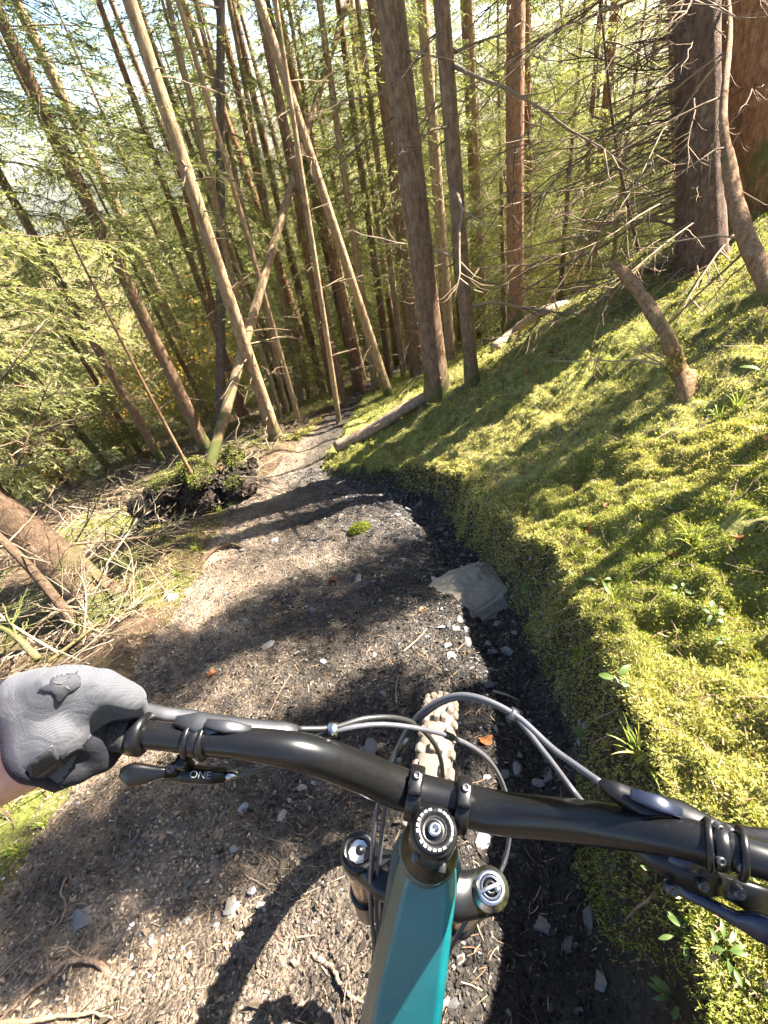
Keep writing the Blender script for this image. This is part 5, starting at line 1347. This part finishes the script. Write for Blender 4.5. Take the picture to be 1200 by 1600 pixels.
# dark trim round the wrist opening
u1 = nrm(np.cross(cuff_n, [0.2, .5, 1])); u2 = np.cross(cuff_n, u1); loop = []
for k in range(40):
    t_ = k * 2 * math.pi / 40; d = u1 * math.cos(t_) + u2 * math.sin(t_); o_ = cuff_p - cuff_n * .0045 + nrm(wrist - cuff_p) * 0
    hit = BVH.ray_cast(Vector(o_ + d * .09), Vector(-d)); loop.append(np.array(hit[0]) if hit[0] is not None else o_ + d * .027)
loop = np.array(loop + loop[:1]); a = Acc(); t_, N_, B_ = frames(loop); n_ = len(loop)
out_ = np.array([nrm(p - loop[:-1].mean(0)) for p in loop])
sweep(a, loop, np.broadcast_to(cuff_n, (n_, 3)), out_, np.array([(-.0045, -.0015), (.006, -.0015), (.0064, .0008), (.0055, .0022), (-.004, .0022), (-.0048, .0008)]), caps=False); obj('cuff_trim', a, M['glove_trim'], glove)

# ------------------------------------------------------------------ logs, snags, rocks, roots, litter things
rg = np.random.default_rng(99)


def gpt(px, py, lift=0.0):
    g = ground(px, py); return np.array([g[0], g[1], gz(g[0], g[1]) + lift])


def log(label, pts, r0, r1, bark_='bark', name='fallen_log', cat='log', end=True, seed=0, stubs=0, rough=.06):
    r = np.random.default_rng(seed); base = pts[0]; th = thing(name, label, cat, base); c = curve(pts, 22); a = Acc()
    tube(a, c, np.linspace(r0, r1, 22) * (1 + r.normal(0, rough * .5, 22)), 14, True, rough=rough * .6, rng=r); tr = obj('trunk', a, M[bark_], th)
    if end:
        d = nrm(c[0] - c[1]); a = Acc(); ring(a, c[0] + d * .003, d, [(0, .004), (r0 * .5, .003), (r0 * .93, 0), (r0 * .95, -.01)], 14); obj('cut_end', a, M['pale_stick'], th)
    for k in range(stubs):
        a = Acc(); i = r.integers(3, 19); dead_branch(a, c[i], r.normal(0, 1, 3) + np.array([0, 0, .7]), r.uniform(.08, .35), .006, r, 3, .2); obj('branch', a, M['twig'], th)
    return th


log('pale fallen log lying along the moss beside the path', [gpt(528, 706, .06), gpt(580, 682, .07), gpt(630, 652, .07), gpt(668, 628, .06)], .065, .05, 'bark_log', seed=1, stubs=4)
log('white sunlit fallen log on the bank skyline', [gpt(772, 552, .05), gpt(810, 522, .07), gpt(850, 497, .07), at(884, 474, proj(gpt(850, 497))[2] + .5)], .06, .035, 'bark_log', seed=2, stubs=2)
# broken snag leaning over the moss
th = thing('broken_snag', 'broken rotten snag with a splintered top leaning left on the bank', 'snag', gpt(1075, 625))
c = curve([gpt(1082, 650, -.2), gpt(1070, 605, .02), at(1064, 585, proj(gpt(1066, 598))[2] - .02), at(1048, 540, 2.2), at(1020, 490, 2.25), at(985, 440, 2.3), at(960, 410, 2.32)], 26); a = Acc()
tube(a, c, np.interp(np.linspace(0, 1, 26), [0, .3, .45, .6, .9, 1], [.050, .042, .030, .030, .025, .012]), 12, True, rough=.26, rng=rg); obj('trunk', a, M['deadwood'], th)
a = Acc()
for k in range(9):
    d = nrm(c[-1] - c[-3]); o_ = c[-2] + rg.normal(0, .014, 3); tube(a, [o_, o_ + d * rg.uniform(.02, .075) + rg.normal(0, .006, 3)], [.008, .001], 4)
obj('splinters', a, M['deadwood'], th, False)
for k in range(3):
    a = Acc(); dead_branch(a, c[rg.integers(4, 12)], nrm(np.array([-1, .3, .1]) + rg.normal(0, .4, 3)), rg.uniform(.3, .6), .005, rg, 5, .3); obj('branch', a, M['twig'], th)
a = Acc(); p0 = c[11]
strips(a, p0 + rg.normal(0, .03, (260, 3)), (lambda v: v / np.linalg.norm(v, axis=1)[:, None])(rg.normal(0, 1, (260, 3)) + np.array([0, 0, .6])), rg.uniform(.012, .028, 260), rg.uniform(.005, .01, 260), rg); o = obj('moss_tuft', a, M['moss'], th, False); o['kind'] = 'stuff'
# crooked orange dead stem in front of the massive trunk
th = thing('crooked_dead_tree', 'crooked orange-barked dead stem leaning in front of the massive reddish trunk', 'dead tree', gpt(1195, 470))
c = curve([at(1225, 500, 2.3), at(1190, 425, 2.35), at(1165, 370, 2.4), at(1148, 310, 2.45), at(1138, 250, 2.5), at(1130, 190, 2.52), at(1134, 120, 2.6), at(1140, 40, 2.7), at(1130, -60, 2.8)], 34); a = Acc()
tube(a, c, np.interp(np.linspace(0, 1, 34), [0, .2, .5, .55, 1], [.045, .043, .035, .022, .012]), 12, True, rough=.08, rng=rg); obj('trunk', a, M['deadwood'], th)
for k in range(9):
    a = Acc(); dead_branch(a, c[rg.integers(6, 32)], nrm(np.array([-.7, .4, -.25]) + rg.normal(0, .5, 3)), rg.uniform(.25, .7), .005, rg, 7, .45); obj('branch', a, M['twig'], th)
# long dead boughs sweeping across the top right, attached to the big grey spruce out of reach of the others
bough_root = at(1085, 60, 3.7)
for i, (pp, r, lab) in enumerate([
        ([(1060, 50, 3.4), (1010, 70, 3.2), (960, 100, 3.1), (900, 130, 3.1), (840, 190, 3.2), (780, 260, 3.3), (720, 330, 3.4)], .010, 'x'),
        ([(1060, -30, 3.4), (940, 20, 3.1), (860, 50, 3.0), (780, 110, 3.1), (700, 150, 3.2), (620, 190, 3.3), (560, 230, 3.4)], .011, 'x'),
        ([(1080, 150, 3.5), (1020, 180, 3.2), (950, 200, 3.1), (870, 220, 3.1), (800, 215, 3.1)], .009, 'x'), ([(1085, 230, 3.5), (1000, 255, 3.1), (930, 290, 3.0), (860, 300, 3.0), (790, 300, 3.1)], .008, 'x'),
        ([(1090, 290, 3.5), (1010, 330, 3.1), (950, 370, 3.0), (890, 395, 3.0), (830, 400, 3.1)], .008, 'x'), ([(1095, 340, 3.4), (1040, 380, 3.0), (980, 430, 2.9), (920, 480, 2.95), (850, 510, 3.1)], .007, 'x'),
        ([(1080, 100, 3.5), (1000, 110, 3.3), (930, 90, 3.3), (860, 95, 3.4), (800, 70, 3.5)], .008, 'x'), ([(1085, 200, 3.6), (1010, 215, 3.4), (960, 250, 3.4), (900, 260, 3.4), (850, 300, 3.5), (820, 350, 3.5)], .007, 'x')]):
    th = BIGSPRUCE; r = r * .75
    c = curve([at(*q) for q in pp], 18); a = Acc(); tube(a, c, np.linspace(r, .002, 18), 6)
    for k in range(16):
        j = rg.integers(2, 17); d = nrm(c[min(17, j + 1)] - c[j - 1]); dead_branch(a, c[j], nrm(d * .7 + rg.normal(0, .6, 3) + np.array([0, 0, -.25])), rg.uniform(.12, .5), .0035, rg, 4, .3, 3)
    obj('branch', a, M['twig'], th)

# root plate of an uprooted tree, left of the trail
pc = at(312, 785, 5.0); pc[2] = gz(pc[0], pc[1]) + .22
th = thing('uprooted_root_plate', 'dark torn-up root plate with hanging roots and a green moss cap', 'root plate', pc)
a = Acc(); rx = nrm(ray(420, 760) - ray(230, 800)); rx[2] *= .4; rx = nrm(rx); ry = nrm(np.cross([0, 0, 1], rx))
for k in range(60):
    f_ = rg.uniform(-1, 1); o_ = pc + rx * f_ * .62 + ry * rg.normal(0, .08) + np.array([0, 0, rg.uniform(-.3, .30) * (1 - .45 * f_ * f_) + .05 * f_]); capsule(a, o_, rg.uniform(.05, .13), o_ + rg.normal(0, .07, 3), rg.uniform(.05, .12), 4, 9)
RV, RF = blob(a, .022, 1); RV = RV + rg.normal(0, .012, RV.shape); a = Acc(); a.add(RV, [q for q in RF if len(q) == 4], [q for q in RF if len(q) == 3]); obj('soil', a, M['soil'], th, False)
for k in range(60):
    a = Acc(); o_ = RV[rg.integers(0, len(RV))]; d = nrm((o_ - pc) + rg.normal(0, .3, 3) + np.array([0, -.2, -.1])); L = rg.uniform(.15, .55); t_ = np.linspace(0, 1, 7)
    pts_ = o_ + d * (t_ * L)[:, None] + np.cumsum(rg.normal(0, .018, (7, 3)), 0); pts_[:, 2] -= .35 * L * t_ ** 2; tube(a, pts_, .009 * rg.uniform(.4, 1.3) * (1 - .85 * t_) + .001, 5); obj('root', a, M['root' if k % 3 else 'pale_stick'], th)
top = RV[RV[:, 2] > np.quantile(RV[:, 2], .90)]; a = Acc(); q_ = top[rg.integers(0, len(top), 6000)] + rg.normal(0, .018, (6000, 3)); d = rg.normal(0, .6, (6000, 3)) + np.array([0, 0, .8])
strips(a, q_, d / np.linalg.norm(d, axis=1)[:, None], rg.uniform(.012, .026, 6000), rg.uniform(.005, .011, 6000), rg); o = obj('moss_cap', a, M['moss_green'], th, False); o['kind'] = 'stuff'

# brush of bleached dead branches at the left edge of the trail
words = ['longest', 'curved', 'forked', 'thin', 'crooked', 'short', 'bent', 'straight']
brush = [((195, 985, 2.9), (160, 860, 3.1), .016), ((60, 1030, 2.6), (-30, 965, 2.7), .03), ((90, 1020, 2.7), (-40, 905, 2.9), .012), ((210, 965, 2.95), (90, 820, 3.0), .006), ((130, 1010, 2.75), (115, 885, 3.0), .010),
         ((75, 1035, 2.6), (190, 930, 3.0), .016), ((100, 1045, 2.6), (240, 925, 3.1), .010), ((150, 905, 3.3), (250, 790, 3.9), .011), ((160, 910, 3.3), (232, 780, 4.0), .009), ((140, 880, 3.4), (262, 805, 3.8), .010), ((60, 850, 3.3), (300, 900, 3.4), .009),
         ((120, 870, 3.4), (245, 845, 3.7), .012), ((10, 930, 2.9), (215, 975, 2.9), .006), ((150, 1000, 2.8), (70, 900, 3.1), .007), ((30, 880, 3.1), (180, 990, 2.8), .007), ((0, 1000, 2.6), (160, 960, 2.9), .008), ((170, 960, 2.9), (185, 1000, 2.8), .012), ((110, 930, 3.1), (170, 840, 3.5), .006),
         ((20, 760, 3.6), (170, 735, 4.0), .012), ((0, 815, 3.4), (150, 800, 3.8), .008), ((180, 870, 3.5), (300, 860, 3.6), .008), ((90, 790, 4.0), (220, 760, 4.3), .007), ((235, 990, 3.0), (300, 905, 3.4), .006), ((40, 960, 2.8), (150, 930, 3.0), .009)]
names_at = ['by the wrist of the glove', 'above the glove', 'left of the trail edge', 'beside the leaning trunk', 'below the root plate']
for i, (p0, p1, r) in enumerate(brush):
    A_, B_ = at(*p0), at(*p1); A_[2] = min(A_[2], gz(A_[0], A_[1]) + .25); mid = (A_ + B_) / 2 + rg.normal(0, .06, 3) + np.array([0, 0, .03]); c = curve([A_, mid, B_], 12)
    ln = np.linalg.norm(B_ - A_); a = Acc(); r *= .72; tube(a, c, np.linspace(r, r * .4, 12), 7, rough=.12, rng=rg)
    for k in range(int(rg.integers(4, 11))): dead_branch(a, c[rg.integers(3, 11)], nrm((B_ - A_) + rg.normal(0, .45, 3)), rg.uniform(.15, .45), r * .35, rg, 4, .2)
    pos = 'sloping down to the glove' if p0[1] > 985 else ('pointing at the root plate' if p1[0] > 215 else ('under the leaning trunk' if p0[1] > 900 else 'above the leaning trunk'))
    o = obj('dead_branch', a, M['bark'] if i in (1, 5, 11, 18) else M['pale_stick'] if i % 5 else M['bark_moss'], None, origin=A_)
    tag(o, f'{["thick", "stout", "slender", "wiry"][0 if r > .014 else 1 if r > .0095 else 2 if r > .0065 else 3]} {words[i % 8]} bleached branch {pos}, left of the trail', 'branch', 'bleached dead branches left of the trail')

# rocks
def boulder(label, c, size, seed, yaw=0.0, mname='rock', name='rock', flatness=.45, tilt=0.0, group=None, blocky=False):
    r = np.random.default_rng(seed); bm = bmesh.new(); V0, T0 = stone_shape(seed, flatness, 11) if not blocky else hull(np.array([(x_ * (1 if z_ < 0 else .8), y_ * (1 if z_ < 0 else .75), z_ * .5) for x_ in (-1, 1) for y_ in (-1, 1) for z_ in (-1, 1)] + [(1.08, 0, -.1), (-1.12, .1, -.2), (.1, -1.1, -.05), (0, 1.1, 0), (.2, 0, .58)]) + r.normal(0, .13, (13, 3)))
    vs = [bm.verts.new(v) for v in V0]
    for t_ in T0: bm.faces.new([vs[i] for i in t_])
    bmesh.ops.bevel(bm, geom=bm.edges[:], offset=.10, segments=2, affect='EDGES')
    bmesh.ops.triangulate(bm, faces=bm.faces[:]); bmesh.ops.subdivide_edges(bm, edges=bm.edges[:], cuts=2); bmesh.ops.triangulate(bm, faces=bm.faces[:])
    bm.verts.ensure_lookup_table(); bm.verts.index_update(); V = np.array([v.co[:] for v in bm.verts]); T = [[v.index for v in f.verts] for f in bm.faces]; bm.free()
    n = fbm(V[:, 0] * 2.5 + seed, V[:, 1] * 2.5 + V[:, 2] * 3, seed, 4); V = V * (1 + .16 * n)[:, None]
    lay = fbm(V[:, 2] * 9, V[:, 0] * .6, seed + 3, 2); V[:, :2] *= (1 + .05 * lay)[:, None]
    q = (Matrix.Rotation(yaw, 3, 'Z') @ Matrix.Rotation(tilt, 3, 'Y')); V = (V * size) @ np.array(q).T
    a = Acc(); a.add(V + c, None, T); o = obj(name, a, M[mname], None, False, origin=c); tag(o, label, 'rock', group); return o


p = gpt(722, 945); boulder('large flat grey rock with mossy top, embedded in the trail by the bank', p + np.array([.0, .05, -.02]), np.array([.27, .17, .06]), 512, .22, tilt=-.14, blocky=True)
p = gpt(268, 935); boulder('smooth blue-grey stone at the left edge of the trail', p, np.array([.07, .045, .06]), 533, .7)
p = gpt(580, 1172); boulder('rounded blue-grey stone half buried above the handlebar', p, np.array([.052, .04, .035]), 541, .1)
p = gpt(130, 1440); boulder('dark slate slab tilted up out of the shaded trail', p + np.array([0, 0, -.01]), np.array([.06, .035, .05]), 547, .9)
p = gpt(362, 1425); boulder('long pale slate edge sticking up in the sunlit dirt', p, np.array([.02, .06, .03]), 551, .2)

# moss cushion on the trail
p = gpt(562, 828); th = thing('moss_cushion', 'bright green moss cushion on the hump in the middle of the trail', 'moss', p)
a = Acc(); n_ = 1500; ang = rg.uniform(0, 6.28, n_); rr = np.sqrt(rg.random(n_)); q_ = p + np.stack([np.cos(ang) * rr * .085, np.sin(ang) * rr * .07, .045 * (1 - rr ** 2)], 1); q_[:, 2] += H(q_[:, 0], q_[:, 1]) - p[2] - .005
d = rg.normal(0, .5, (n_, 3)) + np.array([0, 0, .8]); strips(a, q_, d / np.linalg.norm(d, axis=1)[:, None], rg.uniform(.012, .022, n_), rg.uniform(.004, .008, n_), rg); obj('fronds', a, M['moss_green'], th, False)

# exposed roots
def root(label, pp, r, mname='root', seed=0):
    rr = np.random.default_rng(seed); pts_ = [gpt(x, y, l) for x, y, l in pp]; c = curve(pts_, 30); c = c + np.cumsum(rr.normal(0, .0025, c.shape), 0) * .6
    a = Acc(); tube(a, c, np.linspace(r, r * .35, 30) * (1 + rr.normal(0, .08, 30)), 9, rough=.08, rng=rr)
    for k in range(3):
        i = rr.integers(6, 26); d = nrm(c[i + 2] - c[i]); tube(a, [c[i], c[i] + (d + rr.normal(0, .5, 3) * np.array([1, 1, .15])) * .05, c[i] + (d + rr.normal(0, .5, 3) * np.array([1, 1, .1])) * .11], [r * .35, r * .25, .0008], 5)
    o = obj('exposed_root', a, M[mname], None, origin=pts_[0]); tag(o, label, 'root')


root('thick exposed root arching over the sunlit dirt at bottom left', [(172, 1528, -.01), (160, 1508, .012), (120, 1505, .022), (90, 1525, .018), (55, 1550, .014), (20, 1580, .008), (-20, 1620, .0)], .0085, seed=1)
root('thin kinked root running down the shaded dirt at left', [(108, 1372, .004), (102, 1400, .008), (112, 1412, .01), (104, 1440, .008), (90, 1465, .006), (60, 1500, .004), (20, 1530, .004)], .0035, seed=2)
root('reddish root beside the teal top tube', [(490, 1490, .004), (515, 1508, .010), (535, 1535, .013), (558, 1556, .009), (575, 1565, .0)], .0065, seed=3)
root('pale stick-like root along the bottom left corner', [(0, 1600, .01), (60, 1590, .016), (120, 1580, .02), (180, 1588, .014)], .007, 'pale_stick', seed=4)
root('dark root ridge curving along the left trail edge', [(305, 895, .0), (330, 868, .03), (360, 855, .04), (388, 858, .02)], .024, 'bark_moss', seed=5)
root('thin white rootlet winding under the handlebar', [(345, 1345, .004), (375, 1335, .01), (410, 1345, .01), (450, 1375, .008), (475, 1390, .004)], .0016, 'pale_stick', seed=6)
root('fine looping rootlet in the shade left of the stem', [(520, 1240, .003), (530, 1262, .012), (525, 1285, .012), (505, 1300, .004)], .0013, 'root', seed=7)
root('forked rootlet left of the wheel shadow', [(350, 1350, .003), (390, 1365, .008), (430, 1385, .008), (460, 1408, .003)], .0022, 'root', seed=8)
for i, (p0, p1, r, lab) in enumerate([((110, 1530), (140, 1455), .0028, 'straight pale stick lying across the sun and shade line at left'), ((0, 1530), (52, 1485), .0035, 'thick pale stick at the left edge below the shade'), ((120, 1590), (172, 1540), .0025, 'short pale stick near the arching root'),
                                      ((455, 1055), (415, 1135), .0026, 'reddish twig lying in the dappled dirt above the brake lever'), ((690, 1040), (735, 1000), .003, 'brown splinter of wood below the large flat rock'), ((630, 1020), (668, 985), .0045, 'pale wood chip beside the large flat rock'),
                                      ((770, 1082), (812, 1098), .006, 'pale broken stick lying behind the top of the tyre'), ((620, 1100), (622, 1060), .002, 'upright dead twig left of the tyre'), ((305, 1445), (355, 1400), .002, 'thin twig on the edge of the tree shade'), ((560, 1225), (528, 1262), .0016, 'dark twig in the shade below the handlebar')]):
    A_, B_ = gpt(*p0, .006), gpt(*p1, .012); a = Acc(); tube(a, curve([A_, (A_ + B_) / 2 + rg.normal(0, .006, 3) + np.array([0, 0, .006]), B_], 8), np.linspace(r, r * .5, 8), 6, rough=.1, rng=rg)
    tag(obj('stick', a, M['pale_stick'] if i not in (3, 4, 9) else M['root'], None, origin=A_), lab, 'stick')

# roots hanging out of the cut bank, stones stuck in it
rr = np.random.default_rng(314)
for k in range(46):
    y_ = rr.uniform(.05, 3.0); x_ = float(np.interp(y_, _ys, _XR)) + rr.uniform(.03, .12); p0 = np.array([x_, y_, gz(x_, y_)]); L = rr.uniform(.06, .2); t_ = np.linspace(0, 1, 8)
    q_ = p0 + np.stack([-.045 * np.sin(t_ * 2.2) - .12 * L * t_, rr.normal(0, .3) * L * t_, -.85 * L * t_], 1) + np.cumsum(rr.normal(0, .0035, (8, 3)), 0); a = Acc(); tube(a, q_, rr.uniform(.0008, .003) * (1 - .8 * t_) + .0004, 5); obj('hanging_root', a, M['root'], BANK)
for k in range(40):
    y_ = rr.uniform(.1, 3.0); x_ = float(np.interp(y_, _ys, _XR)) + rr.uniform(-.02, .07); o = link('stone', STONES[k % 10], None, BANK); s_ = rr.uniform(.006, .02); o.scale = (s_, s_, s_); o.rotation_euler = tuple(rr.uniform(0, 6.28, 3)); o.location = (x_, y_, gz(x_, y_))

# ------------------------------------------------------------------ small plants and leaves
def grass_tuft(label, px, py, n, L, seed, lean=(0, 0), mname='grass'):
    r = np.random.default_rng(seed); b = gpt(px, py); th = thing('grass_tuft', label, 'grass', b, 'grass tufts'); a = Acc()
    for k in range(n):
        az = r.uniform(0, 6.28); d = np.array([math.cos(az) * r.uniform(.15, .9) + lean[0], math.sin(az) * r.uniform(.15, .9) + lean[1], 1.0]); l = L * r.uniform(.5, 1.2); t_ = np.linspace(0, 1, 6)
        pts_ = b + r.normal(0, .008, 3) + nrm(d) * (t_ * l)[:, None]; pts_[:, 2] -= .5 * l * t_ ** 2.2 * r.uniform(.3, 1.2); w = .0022 * (1 - t_ ** 2) + .0002
        s = nrm(np.cross(d, [0, 0, 1])); V = np.stack([pts_ - s * w[:, None], pts_ + s * w[:, None]], 1).reshape(-1, 3); Q = [[2 * i, 2 * i + 1, 2 * i + 3, 2 * i + 2] for i in range(5)]; a.add(V, Q)
    obj('blades', a, M[mname], th)


for i, (px, py, n, L, lab) in enumerate([(905, 1035, 26, .10, 'tuft of yellow-green grass low on the bank edge beside the trail'), (1000, 1190, 24, .13, 'arching grass tuft on the bank just above the right brake lever'), (960, 945, 16, .10, 'sparse grass blades on the moss above the low grass tuft'), (1080, 850, 22, .12, 'upright grass tuft in the sunlit moss with reddish stems'),
                                         (1000, 800, 10, .09, 'few thin grass blades on the shaded moss'), (870, 735, 8, .05, 'small pale grass sprig in the middle of the mossy slope'), (310, 860, 40, .12, 'bright grass at the left trail edge below the root plate'), (345, 800, 30, .10, 'green grass at the trail edge by the dead orange sapling'), (280, 900, 20, .09, 'low grass beside the smooth blue-grey stone'),
                                         (30, 1330, 40, .06, 'grass patch at the left picture edge below the glove'), (70, 1290, 30, .05, 'short grass in the moss under the wrist'), (1150, 640, 24, .12, 'long green grass in the shaded moss at right'), (1120, 660, 20, .11, 'grass bending left near the right picture edge'), (860, 830, 14, .07, 'fine grass on the bank edge above the large flat rock')]):
    grass_tuft(lab, px, py, n, L, 60 + i)


def leaf_mesh(acc, p, d, up, L, W, fold=.25, curl=.3):
    d = nrm(d); s = nrm(np.cross(d, up)); u = np.cross(s, d); t_ = np.linspace(0, 1, 6); w = W * np.sin(np.pi * np.clip(t_ * .92 + .04, 0, 1)) ** .8
    mid = p + d * (t_ * L)[:, None] - u * (curl * L * t_ ** 2)[:, None]
    V = np.stack([mid - s * w[:, None] + u * (w * fold)[:, None], mid, mid + s * w[:, None] + u * (w * fold)[:, None]], 1).reshape(-1, 3)
    Q = []
    for i in range(5): Q += [[3 * i, 3 * i + 1, 3 * i + 4, 3 * i + 3], [3 * i + 1, 3 * i + 2, 3 * i + 5, 3 * i + 4]]
    acc.add(V, Q)


def plant(label, px, py, n, L, W, seed, hgt=.05, lift=0, tilt=.5, mname='leaf', spread=.02, name='leafy_plant'):
    r = np.random.default_rng(seed); b = gpt(px, py); th = thing(name, label, 'plant', b)
    for k in range(n):
        az = k * 2.4 + r.uniform(-.4, .4); d = np.array([math.cos(az), math.sin(az), r.uniform(-.1, tilt)]); a = Acc()
        top_ = b + np.array([math.cos(az) * spread * r.uniform(.2, 1), math.sin(az) * spread * r.uniform(.2, 1), hgt * r.uniform(.35, 1)]); tube(a, [b, (b + top_) / 2 + r.normal(0, .003, 3), top_], [.0012, .001, .0007], 5)
        leaf_mesh(a, top_, d, (0, 0, 1), L * r.uniform(.7, 1.15), W * r.uniform(.8, 1.1)); obj('leaf', a, M[mname], th)


for i, (px, py, n, L, W, h_, lab) in enumerate([(832, 925, 6, .035, .014, .05, 'round-leaved green plant on the bank edge right of the large flat rock'), (935, 918, 3, .06, .010, .05, 'plant with long pointed leaves on the shaded moss'), (965, 1065, 3, .035, .011, .03, 'pale oval-leaved plant low on the sunlit bank'), (1060, 930, 7, .022, .006, .03, 'small herb with narrow leaves in the sunlit moss'),
                                                (1110, 970, 7, .022, .006, .03, 'narrow-leaved herb right of the small herb in the moss'), (915, 1170, 3, .05, .013, .05, 'broad pointed green leaf plant by the cables'), (1060, 1465, 9, .024, .0042, .04, 'green whorled herb below the shifter, left one'), (1110, 1500, 9, .024, .0042, .04, 'green whorled herb below the shifter, right one'), (1050, 1560, 10, .026, .0046, .04, 'largest whorled herb at the bottom right of the bank'),
                                                (1020, 1375, 6, .020, .004, .035, 'light green herb just left of the shifter'), (1195, 1570, 3, .03, .009, .03, 'oval leaf sprig in the bottom right corner'), (1180, 690, 4, .03, .009, .06, 'yellowing leafy sprig at the right edge of the picture'), (1130, 1010, 5, .02, .006, .02, 'tiny green sprig among the bright moss'), (725, 775, 2, .02, .008, .03, 'tiny bright leaf at the end of the bank'),
                                                (1185, 600, 3, .09, .016, .10, 'large pale pointed leaf sticking in at the right edge')]):
    plant(lab, px, py, n, L, W, 80 + i, h_, mname='autumn' if i == 11 else 'leaf')


def fallen_leaf(label, px, py, size, seed, mname='brown_leaf'):
    r = np.random.default_rng(seed); p = gpt(px, py, .006); n = gnormal(np.array([p[0]]), np.array([p[1]]))[0]; yaw = r.uniform(0, 6.28); lob = r.integers(3, 6); k = 20; a = Acc(); th_ = np.arange(k) * 2 * np.pi / k
    rr = size * (.62 + .25 * np.abs(np.sin(th_ * lob / 2 + .4)) + r.normal(0, .05, k)); s = nrm(np.cross(n, [math.cos(yaw), math.sin(yaw), 0])); t_ = np.cross(n, s)
    up = .35 * size * np.cos(th_ * 2 + r.uniform(0, 6)) + r.normal(0, .06, k) * size
    V = p + np.cos(th_)[:, None] * rr[:, None] * s * 1.25 + np.sin(th_)[:, None] * rr[:, None] * t_ * .8 + n * (up + size * .25)[:, None]; V2 = p + (V - p) * .5 + n * size * .02
    a.add(np.concatenate([V, V2, p[None] + n * size * .12]), [[i, (i + 1) % k, k + (i + 1) % k, k + i] for i in range(k)], [[k + i, k + (i + 1) % k, 2 * k] for i in range(k)])
    tag(obj('fallen_leaf', a, M[mname], None, origin=p), label, 'leaf', 'fallen brown leaves')


for i, (px, py, s, lab) in enumerate([(520, 909, .035, 'curled orange-brown leaf in the dark soil in the middle of the trail'), (332, 1056, .028, 'rust-brown leaf at the edge of the tree shadow above the grip'), (758, 1160, .028, 'crumpled dark red leaf right of the tyre'), (622, 716, .035, 'brown leaf on the moss above the rubble'), (1150, 845, .02, 'reddish leaf in the sunlit moss at right'),
                                      (1050, 870, .014, 'tiny pale-brown leaf in the bright moss'), (825, 582, .04, 'round brown leaf on the green slope'), (860, 553, .04, 'brown leaf higher on the green slope'), (660, 955, .02, 'brown wood-like leaf on the left end of the large flat rock'), (1010, 1365, .012, 'small pink-red leaf beside the shifter'), (950, 790, .02, 'rusty leaf stuck in the shaded moss'),
                                      (920, 830, .022, 'brown leaf hanging on the mossy bank edge'), (700, 900, .015, 'small brown leaf among stones near the bank'), (345, 735, .05, 'orange leaf by the root plate'), (250, 780, .05, 'pale brown leaf below the root plate')]):
    fallen_leaf(lab, px, py, s, 40 + i)

for o in bpy.data.objects:
    if '_base' in o: del o['_base']
